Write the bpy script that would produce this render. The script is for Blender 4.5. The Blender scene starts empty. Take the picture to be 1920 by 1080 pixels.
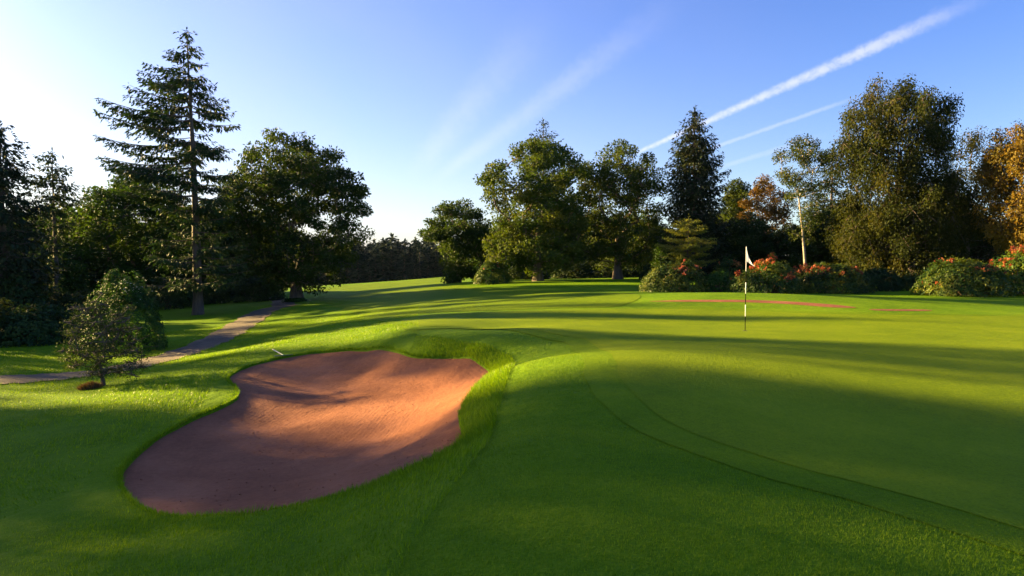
import bpy, bmesh, math, random
import numpy as np
from mathutils import Vector, Matrix
from mathutils.geometry import delaunay_2d_cdt

R = math.radians
scene = bpy.context.scene
COL = scene.collection
# ------------------------------------------------------------------ camera, sky, sun, exposure
FPX = 1173.0                       # focal length in pixels of the 1920 px wide photograph
CAM_Z = 1.8
PITCH = math.atan(50.0 / FPX)
cam_d = bpy.data.cameras.new("camera")
cam_d.sensor_width = 36.0
cam_d.lens = 36.0 * FPX / 1920.0
cam_d.clip_start = 0.05
cam_d.clip_end = 6000.0
cam = bpy.data.objects.new("camera", cam_d)
COL.objects.link(cam)
cam.location = (0, 0, CAM_Z)
cam.rotation_euler = (R(90) - PITCH, 0, 0)
scene.camera = cam

SUN_AZ = R(66)                     # to the left of the view direction
SUN_EL = R(13.5)
EXPOSURE = 2.62

def raydir(px, py):
    a = (px - 960.0) / FPX
    b = (540.0 - py) / FPX
    c, s = math.cos(PITCH), math.sin(PITCH)
    return np.array([a, c + b * s, -s + b * c])

world = bpy.data.worlds.new("World")
scene.world = world
world.use_nodes = True
wt = world.node_tree
wt.nodes.clear()

class NT:
    """small helper round a node tree"""
    def __init__(s, tree): s.t = tree
    def n(s, kind, **kw):
        nd = s.t.nodes.new(kind)
        for k, v in kw.items():
            setattr(nd, k, v)
        return nd
    def put(s, sock, v):
        if isinstance(v, bpy.types.NodeSocket): s.t.links.new(v, sock)
        elif isinstance(v, bpy.types.Node): s.t.links.new(v.outputs[0], sock)
        else: sock.default_value = v
    def math(s, op, a, b=0.0, c=None, clamp=False):
        nd = s.n('ShaderNodeMath', operation=op, use_clamp=clamp)
        s.put(nd.inputs[0], a); s.put(nd.inputs[1], b)
        if c is not None: s.put(nd.inputs[2], c)
        return nd.outputs[0]
    def mix(s, f, a, b, blend='MIX'):
        nd = s.n('ShaderNodeMix', data_type='RGBA', blend_type=blend)
        s.put(nd.inputs[0], f); s.put(nd.inputs[6], a); s.put(nd.inputs[7], b)
        return nd.outputs[2]
    def ramp(s, f, stops, interp='LINEAR'):
        nd = s.n('ShaderNodeValToRGB')
        cr = nd.color_ramp
        cr.interpolation = interp
        while len(cr.elements) < len(stops): cr.elements.new(0.5)
        for e, (p, c) in zip(cr.elements, stops):
            e.position = p
            e.color = c if len(c) == 4 else (*c, 1)
        s.put(nd.inputs[0], f)
        return nd.outputs[0]
    def noise(s, vec, scale, detail=4, rough=0.5, dist=0.0):
        nd = s.n('ShaderNodeTexNoise')
        if vec is not None: s.put(nd.inputs['Vector'], vec)
        nd.inputs['Scale'].default_value = scale
        nd.inputs['Detail'].default_value = detail
        nd.inputs['Roughness'].default_value = rough
        nd.inputs['Distortion'].default_value = dist
        return nd.outputs[0]
    def smooth(s, v, a, b):
        nd = s.n('ShaderNodeMapRange', interpolation_type='SMOOTHSTEP')
        s.put(nd.inputs[0], v)
        nd.inputs[1].default_value = a; nd.inputs[2].default_value = b
        return nd.outputs[0]

W = NT(wt)
sky = W.n('ShaderNodeTexSky', sky_type='NISHITA')
sky.sun_disc = False
sky.sun_elevation = SUN_EL
sky.sun_rotation = -SUN_AZ
sky.altitude = 100.0
sky.air_density = 1.0
sky.dust_density = 0.8
sky.ozone_density = 3.5
tc = W.n('ShaderNodeTexCoord')
dirv = tc.outputs['Generated']
skycol = W.n('ShaderNodeHueSaturation')
skycol.inputs['Hue'].default_value = 0.522
skycol.inputs['Saturation'].default_value = 1.2
W.put(skycol.inputs['Color'], sky.outputs[0])
col = skycol.outputs[0]
# morning haze whitens the sky towards the horizon and towards the sun, all the way round
sepd = W.n('ShaderNodeSeparateXYZ'); W.put(sepd.inputs[0], dirv)
hz_el = W.math('POWER', 2.718, W.math('MULTIPLY', W.math('MAXIMUM', sepd.outputs[2], 0.0), -6.5))
sdt = W.n('ShaderNodeVectorMath', operation='DOT_PRODUCT'); W.put(sdt.inputs[0], dirv)
sdt.inputs[1].default_value = (-math.sin(SUN_AZ) * math.cos(SUN_EL), math.cos(SUN_AZ) * math.cos(SUN_EL), math.sin(SUN_EL))
hz_sun = W.smooth(sdt.outputs['Value'], -0.15, 1.0)
veil = W.noise(dirv, 2.4, 5, 0.55, 0.6)
hz = W.math('ADD', W.math('MULTIPLY', hz_el, W.math('MULTIPLY_ADD', hz_sun, 0.50, 0.40)), W.math('MULTIPLY', hz_sun, W.math('MULTIPLY_ADD', veil, 0.36, -0.02)), clamp=True)
col = W.mix(hz, col, (2.75, 2.45, 2.5, 1))

def contrail(base, A, B, w0, w1, strength, soft=0.5, nscale=14.0, fade=(0.08, 0.25), streak=0.5):
    """a vapour trail as a band along a great circle of the sky: A, B sky directions"""
    a = raydir(*A); a /= np.linalg.norm(a)
    b = raydir(*B); b /= np.linalg.norm(b)
    n = np.cross(a, b); n /= np.linalg.norm(n)
    t = np.cross(n, a)
    tb = math.atan2(float(b @ t), float(b @ a))
    dn = W.n('ShaderNodeVectorMath', operation='DOT_PRODUCT'); W.put(dn.inputs[0], dirv); dn.inputs[1].default_value = n
    dt = W.n('ShaderNodeVectorMath', operation='DOT_PRODUCT'); W.put(dt.inputs[0], dirv); dt.inputs[1].default_value = t
    da = W.n('ShaderNodeVectorMath', operation='DOT_PRODUCT'); W.put(da.inputs[0], dirv); da.inputs[1].default_value = a
    ang = W.math('ARCTAN2', dt.outputs['Value'], da.outputs['Value'])
    u = W.math('DIVIDE', ang, tb)
    nz = W.noise(dirv, nscale * 3.2, 5, 0.6)
    wid = W.math('MULTIPLY_ADD', W.math('MAXIMUM', u, 0.0), (w1 - w0) / FPX, w0 / FPX)
    off = W.math('MULTIPLY', W.math('SUBTRACT', nz, 0.5), W.math('MULTIPLY', wid, 0.8))
    d = W.math('DIVIDE', W.math('ABSOLUTE', W.math('ADD', dn.outputs['Value'], off)), wid)
    m = W.math('SUBTRACT', 1.0, W.smooth(d, 1.0 - soft, 1.0))
    e0 = W.smooth(u, 0.0, fade[0])
    e1 = W.math('SUBTRACT', 1.0, W.smooth(u, 1.0 - fade[1], 1.0))
    nz2 = W.math('MULTIPLY_ADD', W.noise(dirv, nscale, 8, 0.72, 0.5), streak * 3.2, 1.0 - streak * 1.75, clamp=True)
    f = W.math('MULTIPLY', W.math('MULTIPLY', m, nz2), W.math('MULTIPLY', W.math('MULTIPLY', e0, e1), strength), clamp=True)
    return W.mix(f, base, TRAIL)

TRAIL = (4.6, 4.3, 4.7, 1)
col = contrail(col, (1180, 293), (1900, -30), 5, 18, 0.40, 0.95, 42, (0.05, 0.35), 0.8)
col = contrail(col, (1320, 283), (1630, 174), 5, 5, 0.16, 0.9, 40, (0.1, 0.3), 0.4)
col = contrail(col, (1335, 318), (1560, 250), 5, 9, 0.10, 0.9, 26, (0.2, 0.4), 0.4)
col = contrail(col, (800, 350), (1330, -40), 16, 44, 0.11, 0.98, 30, (0.15, 0.5), 0.6)
col = contrail(col, (760, 340), (1060, -10), 24, 66, 0.10, 0.99, 24, (0.2, 0.6), 0.7)
bg = W.n('ShaderNodeBackground')
W.put(bg.inputs['Color'], col)
bg.inputs['Strength'].default_value = 0.054
wo = W.n('ShaderNodeOutputWorld')
wt.links.new(bg.outputs[0], wo.inputs['Surface'])

sun_d = bpy.data.lights.new("sun", 'SUN')
sun_d.energy = 5.0
sun_d.angle = R(0.7)
sun_d.color = (1.0, 0.70, 0.26)
sun = bpy.data.objects.new("sun", sun_d)
COL.objects.link(sun)
SUNV = np.array([-math.sin(SUN_AZ) * math.cos(SUN_EL), math.cos(SUN_AZ) * math.cos(SUN_EL), math.sin(SUN_EL)])
sun.rotation_euler = Vector(SUNV).to_track_quat('Z', 'Y').to_euler()
sun.location = (-40, 20, 40)

vs = scene.view_settings
scene.display_settings.display_device = 'sRGB'
vs.view_transform = 'Standard'
vs.look = 'None'
vs.gamma = 1.0
vs.use_curve_mapping = False
vs.exposure = EXPOSURE
scene.cycles.use_denoising = True
scene.cycles.max_bounces = 6
scene.cycles.transparent_max_bounces = 4
scene.cycles.use_fast_gi = False

# ------------------------------------------------------------------ helpers
def link(o, parent=None):
    COL.objects.link(o)
    if parent is not None: o.parent = parent
    return o

def mesh_np(name, V, F, mat=None, parent=None, attrs=None, smooth=False):
    """F: (n,3) or (n,4) int array"""
    V = np.asarray(V, dtype=np.float32); F = np.asarray(F, dtype=np.int32)
    me = bpy.data.meshes.new(name)
    k = F.shape[1]
    me.vertices.add(len(V)); me.vertices.foreach_set('co', V.ravel())
    me.loops.add(F.size); me.loops.foreach_set('vertex_index', F.ravel())
    me.polygons.add(len(F))
    me.polygons.foreach_set('loop_start', np.arange(0, F.size, k, dtype=np.int32))
    if smooth: me.polygons.foreach_set('use_smooth', np.ones(len(F), dtype=bool))
    me.update(calc_edges=True)
    if attrs:
        for an, av in attrs.items():
            at = me.attributes.new(an, 'FLOAT', 'POINT')
            at.data.foreach_set('value', np.asarray(av, dtype=np.float32))
    if mat: me.materials.append(mat)
    o = bpy.data.objects.new(name, me)
    return link(o, parent)

def tag(o, label=None, cat=None, group=None, kind=None):
    if label: o['label'] = label
    if cat: o['category'] = cat
    if group: o['group'] = group
    if kind: o['kind'] = kind
    return o

def empty(name, loc=(0, 0, 0), rz=0.0, sc=1.0):
    o = bpy.data.objects.new(name, None)
    o.empty_display_size = 0.3
    o.location = loc; o.rotation_euler = (0, 0, rz); o.scale = (sc, sc, sc)
    return link(o)

def copy_tree(src, loc, rz=0.0, sc=(1, 1, 1), label=None):
    c = src.copy(); COL.objects.link(c)
    c.location = loc; c.rotation_euler = (0, 0, rz); c.scale = sc
    if label: c['label'] = label
    for ch in list(src.children):
        d = ch.copy(); COL.objects.link(d); d.parent = c
    return c

def unit(a):
    return a / np.maximum(np.linalg.norm(a, axis=-1, keepdims=True), 1e-9)

def vnoise(x, y, seed=0):
    """smooth value noise, numpy"""
    xi = np.floor(x).astype(np.int64); yi = np.floor(y).astype(np.int64)
    fx = x - xi; fy = y - yi
    def h(a, b):
        n = (a * 374761393 + b * 668265263 + seed * 1442695041) & 0x7fffffff
        n = ((n ^ (n >> 13)) * 1274126177) & 0x7fffffff
        return ((n ^ (n >> 16)) & 0xffff) / 65535.0
    sx = fx * fx * (3 - 2 * fx); sy = fy * fy * (3 - 2 * fy)
    return (h(xi, yi) * (1 - sx) + h(xi + 1, yi) * sx) * (1 - sy) + (h(xi, yi + 1) * (1 - sx) + h(xi + 1, yi + 1) * sx) * sy

def fbm(x, y, seed=0, oct=3):
    s = 0; a = 0.5
    for k in range(oct):
        s = s + a * (vnoise(x * 2 ** k, y * 2 ** k, seed + k) - 0.5); a *= 0.5
    return s

# ------------------------------------------------------------------ materials
def new_mat(name):
    m = bpy.data.materials.new(name)
    m.use_nodes = True
    m.node_tree.nodes.clear()
    return m, NT(m.node_tree)

def leaf_mat(name, c0, c1, c2, trans=0.35, rough=0.68, tmul=(1.5, 1.35, 0.45)):
    m, N = new_mat(name)
    a = N.n('ShaderNodeAttribute', attribute_name='tint').outputs['Fac']
    c = N.ramp(a, [(0.0, c0), (0.5, c1), (1.0, c2)])
    oi = N.n('ShaderNodeObjectInfo').outputs['Random']
    hs = N.n('ShaderNodeHueSaturation')
    N.put(hs.inputs['Hue'], N.math('MULTIPLY_ADD', oi, 0.03, 0.485))
    N.put(hs.inputs['Value'], N.math('MULTIPLY_ADD', oi, 0.35, 0.82))
    N.put(hs.inputs['Color'], c)
    c = hs.outputs[0]
    p = N.n('ShaderNodeBsdfPrincipled')
    N.put(p.inputs['Base Color'], c)
    p.inputs['Roughness'].default_value = rough
    p.inputs['Specular IOR Level'].default_value = 0.14
    t = N.n('ShaderNodeBsdfTranslucent')
    N.put(t.inputs['Color'], N.mix(1.0, c, (*tmul, 1), 'MULTIPLY'))
    mx = N.n('ShaderNodeMixShader'); mx.inputs[0].default_value = trans
    N.put(mx.inputs[1], p); N.put(mx.inputs[2], t)
    o = N.n('ShaderNodeOutputMaterial'); N.put(o.inputs['Surface'], mx)
    return m

def bark_mat(name, c0, c1, scale=6.0, stretch=0.25, bump=0.6):
    m, N = new_mat(name)
    tcn = N.n('ShaderNodeTexCoord')
    mp = N.n('ShaderNodeMapping'); mp.inputs['Scale'].default_value = (1, 1, stretch)
    N.put(mp.inputs['Vector'], tcn.outputs['Object'])
    nz = N.noise(mp.outputs[0], scale, 6, 0.65, 0.4)
    c = N.ramp(nz, [(0.3, c0), (0.7, c1)])
    p = N.n('ShaderNodeBsdfPrincipled'); N.put(p.inputs['Base Color'], c)
    p.inputs['Roughness'].default_value = 0.85
    b = N.n('ShaderNodeBump'); b.inputs['Strength'].default_value = bump; b.inputs['Distance'].default_value = 0.06
    N.put(b.inputs['Height'], nz); N.put(p.inputs['Normal'], b)
    o = N.n('ShaderNodeOutputMaterial'); N.put(o.inputs['Surface'], p)
    return m

def turf_mat(name, cols, fine=70.0, bump=0.8, bdist=0.03, patch=0.35, rough=0.75, stripes=None, mid=9.0):
    """mown grass: colour patches, blade-size mottling, fine relief"""
    m, N = new_mat(name)
    g = N.n('ShaderNodeNewGeometry').outputs['Position']
    n1 = N.noise(g, patch, 4, 0.55, 0.3)
    n2 = N.noise(g, mid, 5, 0.65)
    n3 = N.noise(g, fine, 3, 0.7)
    n4 = N.noise(g, 1.9, 4, 0.6, 0.5)
    f = N.math('ADD', N.math('ADD', N.math('MULTIPLY', n1, 0.38), N.math('MULTIPLY', n4, 0.22)), N.math('ADD', N.math('MULTIPLY', n2, 0.25), N.math('MULTIPLY', n3, 0.45)))
    f = N.math('SUBTRACT', f, 0.10)
    c = N.ramp(f, [(0.36, cols[0]), (0.55, cols[1]), (0.74, cols[2])])
    if stripes:
        sp = N.n('ShaderNodeSeparateXYZ'); N.put(sp.inputs[0], g)
        ax, ay, per, amt = stripes
        v = N.math('ADD', N.math('MULTIPLY', sp.outputs[0], ax), N.math('MULTIPLY', sp.outputs[1], ay))
        sn = N.math('SINE', N.math('MULTIPLY', v, 2 * math.pi / per))
        st = N.smooth(sn, -0.35, 0.35)
        c = N.mix(N.math('MULTIPLY', st, amt), c, (cols[2][0] * 1.25, cols[2][1] * 1.2, cols[2][2], 1))
    p = N.n('ShaderNodeBsdfPrincipled'); N.put(p.inputs['Base Color'], c)
    p.inputs['Roughness'].default_value = rough
    p.inputs['Specular IOR Level'].default_value = 0.03
    p.inputs['Sheen Weight'].default_value = 0.0
    p.inputs['Sheen Roughness'].default_value = 0.4
    p.inputs['Sheen Tint'].default_value = (0.75, 1.0, 0.4, 1)
    hgt = N.math('ADD', N.math('MULTIPLY', n2, 1.0), N.math('MULTIPLY', n3, 0.5))
    b = N.n('ShaderNodeBump'); b.inputs['Strength'].default_value = bump; b.inputs['Distance'].default_value = bdist
    N.put(b.inputs['Height'], hgt); N.put(p.inputs['Normal'], b)
    o = N.n('ShaderNodeOutputMaterial'); N.put(o.inputs['Surface'], p)
    return m

def plain_mat(name, c, rough=0.5, noise=None):
    m, N = new_mat(name)
    p = N.n('ShaderNodeBsdfPrincipled')
    if noise:
        tcn = N.n('ShaderNodeTexCoord')
        nz = N.noise(tcn.outputs['Object'], noise, 5, 0.6)
        N.put(p.inputs['Base Color'], N.ramp(nz, [(0.3, tuple(x * 0.72 for x in c)), (0.7, c)]))
    else:
        p.inputs['Base Color'].default_value = (*c, 1)
    p.inputs['Roughness'].default_value = rough
    o = N.n('ShaderNodeOutputMaterial'); N.put(o.inputs['Surface'], p)
    return m

M = {}
M['rough'] = turf_mat('rough_turf', [(0.056, 0.126, 0.003), (0.112, 0.206, 0.005), (0.188, 0.274, 0.009)], fine=38, bump=1.0, bdist=0.06, mid=6)
M['fairway'] = turf_mat('fairway_turf', [(0.080, 0.142, 0.003), (0.130, 0.204, 0.005), (0.186, 0.256, 0.008)], fine=60, bump=1.0, bdist=0.08, mid=6)
M['collar'] = turf_mat('collar_turf', [(0.060, 0.116, 0.002), (0.112, 0.186, 0.003), (0.172, 0.240, 0.006)], fine=45, bump=0.9, bdist=0.03)
M['green'] = turf_mat('green_turf', [(0.080, 0.130, 0.003), (0.138, 0.200, 0.004), (0.214, 0.264, 0.008)], fine=48, bump=0.9, bdist=0.016, patch=0.45, mid=12)
M['blade'] = leaf_mat('grass_blade', (0.088, 0.165, 0.002), (0.155, 0.255, 0.004), (0.260, 0.340, 0.008), 0.42, 0.5, (1.3, 1.25, 0.5))
M['apron_blade'] = leaf_mat('apron_blade', (0.084, 0.182, 0.003), (0.142, 0.268, 0.005), (0.235, 0.350, 0.010), 0.30, 0.6, (1.3, 1.25, 0.5))
M['dry_blade'] = leaf_mat('dry_grass', (0.10, 0.055, 0.02), (0.17, 0.10, 0.035), (0.24, 0.16, 0.06), 0.2)
M['oak'] = leaf_mat('oak_leaf', (0.015, 0.038, 0.006), (0.030, 0.066, 0.008), (0.070, 0.110, 0.013), 0.33)
M['oak_gold'] = leaf_mat('oak_leaf_gold', (0.020, 0.040, 0.005), (0.046, 0.070, 0.008), (0.105, 0.115, 0.014), 0.35)
M['birch'] = leaf_mat('birch_leaf', (0.015, 0.023, 0.004), (0.030, 0.036, 0.005), (0.064, 0.052, 0.007), 0.42)
M['autumn'] = leaf_mat('autumn_leaf', (0.062, 0.048, 0.007), (0.120, 0.078, 0.011), (0.190, 0.110, 0.015), 0.38, 0.55, (1.5, 1.1, 0.5))
M['fir'] = leaf_mat('fir_needle', (0.012, 0.030, 0.009), (0.022, 0.048, 0.012), (0.048, 0.072, 0.018), 0.14)
M['spruce'] = leaf_mat('spruce_needle', (0.010, 0.024, 0.010), (0.020, 0.040, 0.013), (0.055, 0.055, 0.018), 0.12)
M['larch'] = leaf_mat('sunlit_larch_needle', (0.095, 0.140, 0.022), (0.175, 0.210, 0.034), (0.260, 0.255, 0.045), 0.35)  # needles brightened to stand in for sunlight; the young tree stands in shade
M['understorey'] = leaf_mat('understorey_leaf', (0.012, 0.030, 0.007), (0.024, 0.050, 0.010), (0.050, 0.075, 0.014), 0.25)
M['far'] = leaf_mat('far_needle', (0.003, 0.014, 0.007), (0.006, 0.021, 0.010), (0.011, 0.030, 0.013), 0.06)
M['rhodo'] = leaf_mat('rhododendron_leaf', (0.016, 0.046, 0.008), (0.050, 0.092, 0.011), (0.150, 0.165, 0.018), 0.28, 0.5)
M['bush'] = leaf_mat('bush_leaf', (0.012, 0.038, 0.005), (0.026, 0.066, 0.008), (0.052, 0.105, 0.012), 0.3, 0.6)
M['hawthorn'] = leaf_mat('hawthorn_leaf', (0.018, 0.032, 0.006), (0.033, 0.052, 0.008), (0.066, 0.078, 0.013), 0.32)
M['bark'] = bark_mat('oak_bark', (0.045, 0.030, 0.020), (0.155, 0.110, 0.075))
M['fir_bark'] = bark_mat('fir_bark', (0.035, 0.026, 0.020), (0.115, 0.082, 0.060))
M['birch_bark'] = bark_mat('birch_bark', (0.10, 0.075, 0.055), (0.48, 0.40, 0.32), 3.5, 1.6, 0.3)
M['twig'] = bark_mat('twig_bark', (0.050, 0.032, 0.018), (0.12, 0.080, 0.045))

def petal_mat(name, c0, c1):
    m, N = new_mat(name)
    oi = N.n('ShaderNodeObjectInfo').outputs['Random']
    c = N.ramp(oi, [(0.0, c0), (1.0, c1)])
    p = N.n('ShaderNodeBsdfPrincipled'); N.put(p.inputs['Base Color'], c); p.inputs['Roughness'].default_value = 0.6
    t = N.n('ShaderNodeBsdfTranslucent'); N.put(t.inputs['Color'], c)
    mx = N.n('ShaderNodeMixShader'); mx.inputs[0].default_value = 0.35
    N.put(mx.inputs[1], p); N.put(mx.inputs[2], t)
    o = N.n('ShaderNodeOutputMaterial'); N.put(o.inputs['Surface'], mx)
    return m
M['petal'] = petal_mat('red_petal', (0.28, 0.035, 0.014), (0.42, 0.13, 0.035))
M['petal_pink'] = petal_mat('pink_petal', (0.32, 0.05, 0.035), (0.45, 0.15, 0.07))
M['petal_orange'] = petal_mat('orange_petal', (0.42, 0.10, 0.025), (0.52, 0.22, 0.05))
M['petal_white'] = petal_mat('white_petal', (0.6, 0.6, 0.5), (0.7, 0.68, 0.6))

def sand_mat():
    m, N = new_mat('red_sand')
    g = N.n('ShaderNodeNewGeometry').outputs['Position']
    ed = N.n('ShaderNodeAttribute', attribute_name='edge').outputs['Fac']
    n1 = N.noise(g, 0.7, 4, 0.55, 0.4)
    n2 = N.noise(g, 12.0, 5, 0.7)
    n3 = N.noise(g, 120.0, 3, 0.7)
    vo = N.n('ShaderNodeTexVoronoi', feature='SMOOTH_F1'); N.put(vo.inputs['Vector'], g); vo.inputs['Scale'].default_value = 7.0
    f = N.math('ADD', N.math('MULTIPLY', n1, 0.5), N.math('ADD', N.math('MULTIPLY', n2, 0.3), N.math('MULTIPLY', n3, 0.2)))
    c = N.ramp(f, [(0.34, (0.165, 0.060, 0.029)), (0.5, (0.250, 0.096, 0.046)), (0.66, (0.335, 0.138, 0.070))])
    # rake lines follow the bunker's edge: rings of distance from the rim, broken by patches
    warp = N.math('MULTIPLY', N.noise(g, 0.6, 2, 0.5), 0.30)
    rk = N.math('SINE', N.math('MULTIPLY', N.math('ADD', ed, warp), 2 * math.pi / 0.095))
    msk = N.smooth(N.noise(g, 0.55, 3, 0.5), 0.42, 0.60)
    warp2 = N.math('MULTIPLY', N.noise(g, 0.5, 2, 0.5), 1.3)
    rk2 = N.math('SINE', N.math('MULTIPLY', N.math('ADD', ed, warp2), 2 * math.pi / 0.46))
    h = N.math('ADD', N.math('MULTIPLY', N.math('MULTIPLY', rk, msk), 0.045),
               N.math('ADD', N.math('MULTIPLY', n2, 0.9), N.math('ADD', N.math('MULTIPLY', n3, 0.22), N.math('MULTIPLY', vo.outputs[0], 0.4))))
    h = N.math('ADD', h, N.math('MULTIPLY', rk2, 0.03))
    p = N.n('ShaderNodeBsdfPrincipled'); N.put(p.inputs['Base Color'], c); p.inputs['Roughness'].default_value = 0.95
    p.inputs['Specular IOR Level'].default_value = 0.1
    b = N.n('ShaderNodeBump'); b.inputs['Strength'].default_value = 0.55; b.inputs['Distance'].default_value = 0.05
    N.put(b.inputs['Height'], h); N.put(p.inputs['Normal'], b)
    o = N.n('ShaderNodeOutputMaterial'); N.put(o.inputs['Surface'], p)
    return m
M['sand'] = sand_mat()

def path_mat():
    m, N = new_mat('gravel_path')
    g = N.n('ShaderNodeNewGeometry').outputs['Position']
    n1 = N.noise(g, 1.6, 5, 0.7, 0.5); n2 = N.noise(g, 28.0, 4, 0.7)
    f = N.math('ADD', N.math('MULTIPLY', n1, 0.6), N.math('MULTIPLY', n2, 0.4))
    c = N.ramp(f, [(0.34, (0.030, 0.019, 0.009)), (0.48, (0.070, 0.045, 0.023)), (0.60, (0.125, 0.080, 0.042)), (0.72, (0.12, 0.062, 0.022))])
    ed = N.n('ShaderNodeAttribute', attribute_name='edge').outputs['Fac']
    ee = N.math('SUBTRACT', 1.0, N.smooth(N.math('ADD', ed, N.math('MULTIPLY', N.math('SUBTRACT', n1, 0.5), 0.5)), 0.05, 0.32))
    c = N.mix(N.math('MULTIPLY', ee, 0.8), c, (0.12, 0.075, 0.035, 1))
    p = N.n('ShaderNodeBsdfPrincipled'); N.put(p.inputs['Base Color'], c); p.inputs['Roughness'].default_value = 0.9
    b = N.n('ShaderNodeBump'); b.inputs['Strength'].default_value = 0.7; b.inputs['Distance'].default_value = 0.03
    N.put(b.inputs['Height'], n2); N.put(p.inputs['Normal'], b)
    o = N.n('ShaderNodeOutputMaterial'); N.put(o.inputs['Surface'], p)
    return m
M['path'] = path_mat()

# ------------------------------------------------------------------ terrain: smooth surface through surveyed points
def P(px, py, z):
    d = raydir(px, py)
    t = (z - CAM_Z) / d[2]
    return np.array([d[0] * t, d[1] * t, z])

RIM = [(228, 900, -1.30), (250, 940, -1.25), (320, 970, -1.15), (450, 966, -1.0), (550, 950, -.90), (650, 925, -.80),
       (740, 895, -.68), (800, 870, -.60), (850, 845, -.52), (868, 815, -.46), (862, 780, -.44), (880, 745, -.46),
       (910, 715, -.47), (921, 696, -.48), (898, 684, -.50), (850, 674, -.50), (770, 667, -.50), (722, 655, -.52), (690, 658, -.65),
       (600, 660, -.82), (540, 668, -.92), (470, 685, -1.06), (428, 708, -1.15), (447, 735, -1.15), (430, 755, -1.18),
       (360, 785, -1.25), (290, 825, -1.30), (240, 870, -1.32)]
CTRL = RIM + [
    (1397, 622, 0), (960, 1078, 0), (1500, 1078, 0), (1900, 1078, -.05), (1900, 800, -.05), (1500, 800, 0), (1200, 800, 0), (1050, 900, 0),
    (1850, 640, .05), (1850, 605, .06), (1600, 592, .10), (1400, 580, .12), (1230, 575, .10), (1400, 564, .34), (1280, 563, .30), (1600, 577, .24), (1740, 582, .18),
    (1500, 552, .10), (1400, 550, .02), (1250, 540, -.1), (1850, 558, .08), (1700, 560, .12),
    (1000, 600, -.12), (1000, 640, -.03), (1100, 660, .0), (750, 605, -.16), (900, 620, -.08), (870, 600, -.2), (1200, 620, 0.02),
    (1010, 527, -.2), (1158, 522, -.1), (855, 530, -.6), (900, 540, -.6), (950, 532, -.3), (640, 580, -1.5), (700, 545, -2.6), (620, 545, -2.7),
    (830, 522, -1.6), (700, 530, -4.0), (830, 516, -2.2),
    (370, 590, -2.3), (553, 565, -1.9), (530, 573, -1.9), (470, 597, -2.0), (400, 640, -2.0), (300, 675, -1.9), (140, 705, -1.8), (0, 713, -1.8),
    (300, 620, -2.2), (20, 690, -1.9), (0, 660, -2.1), (185, 725, -1.6), (400, 728, -1.13), (250, 770, -1.3), (60, 800, -1.5), (60, 1000, -1.2),
    (300, 1000, -1.02), (500, 1000, -.78), (700, 1000, -.42), (800, 632, -.12), (850, 637, -.11), (740, 634, -.26), (900, 645, -.10), (965, 685, -.07),
    (940, 760, -.08), (905, 850, -.12), (835, 940, -.13), (765, 1060, -.10), (700, 640, -.42), (600, 640, -.76), (500, 650, -1.1),
    (620, 610, -1.0), (700, 592, -.8), (560, 600, -1.5)]
CP = np.array([P(*c) for c in CTRL])
EXTRA = np.array([(-60, 0, -2.3), (-70, 60, -3.2), (-30, -15, -1.6), (60, 0, .1), (60, 60, .5), (0, -25, 0.1), (30, -20, .1), (-100, 200, -5.0),
                  (120, 200, 1.0), (0, 300, -6.0), (-150, 60, -4.0), (150, 50, 1.0), (60, 120, .6), (8, 1, 0), (14, 8, 0), (-12, 3, -1.4), (22, 16, .05)], float)
CP = np.vstack([CP, EXTRA])

def tps_fit(pts, lam):
    n = len(pts); X = pts[:, :2]
    d2 = ((X[:, None] - X[None]) ** 2).sum(-1)
    K = 0.5 * d2 * np.log(d2 + 1e-9)
    A = np.zeros((n + 3, n + 3)); A[:n, :n] = K + lam * np.eye(n)
    A[:n, n] = 1; A[:n, n + 1:] = X; A[n, :n] = 1; A[n + 1:, :n] = X.T
    b = np.zeros(n + 3); b[:n] = pts[:, 2]
    w = np.linalg.solve(A, b)
    def ev(x, y):
        x = np.asarray(x, float); sh = x.shape
        x = x.ravel(); y = np.asarray(y, float).ravel()
        out = np.empty(len(x))
        for i in range(0, len(x), 40000):
            q = np.stack([x[i:i + 40000], y[i:i + 40000]], 1)
            d2 = ((q[:, None] - X[None]) ** 2).sum(-1)
            out[i:i + 40000] = (0.5 * d2 * np.log(d2 + 1e-9)) @ w[:n] + w[n] + q @ w[n + 1:]
        return out.reshape(sh)
    return ev
T0 = tps_fit(CP, 0.2)

def T(x, y):
    x = np.asarray(x, float); y = np.asarray(y, float)
    z = T0(np.clip(x, -160, 160), np.clip(y, -40, 300))
    r = np.hypot(x, y - 40)
    k = np.clip((r - 130) / 150, 0, 1); k = k * k * (3 - 2 * k)
    z = np.clip(z, -7, 3) * (1 - k) + (-4.5) * k
    amp = np.clip((r - 25) / 60, 0.0, 1) * 0.12
    return z + amp * fbm(x * 0.12, y * 0.12, 5, 2)

def hit(px, py, tmax=400.0):
    d = raydir(px, py)
    t = np.concatenate([np.linspace(1.5, 60, 1600), np.linspace(60.1, tmax, 1600)])
    z = CAM_Z + d[2] * t - T(d[0] * t, d[1] * t)
    i = np.argmax(z < 0)
    if z[i] >= 0: i = len(t) - 1
    a = t[max(i - 1, 0)]; b = t[i]; za, zb = z[max(i - 1, 0)], z[i]
    s = a + (b - a) * za / (za - zb + 1e-9) if za > 0 > zb else b
    return np.array([d[0] * s, d[1] * s])

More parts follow.
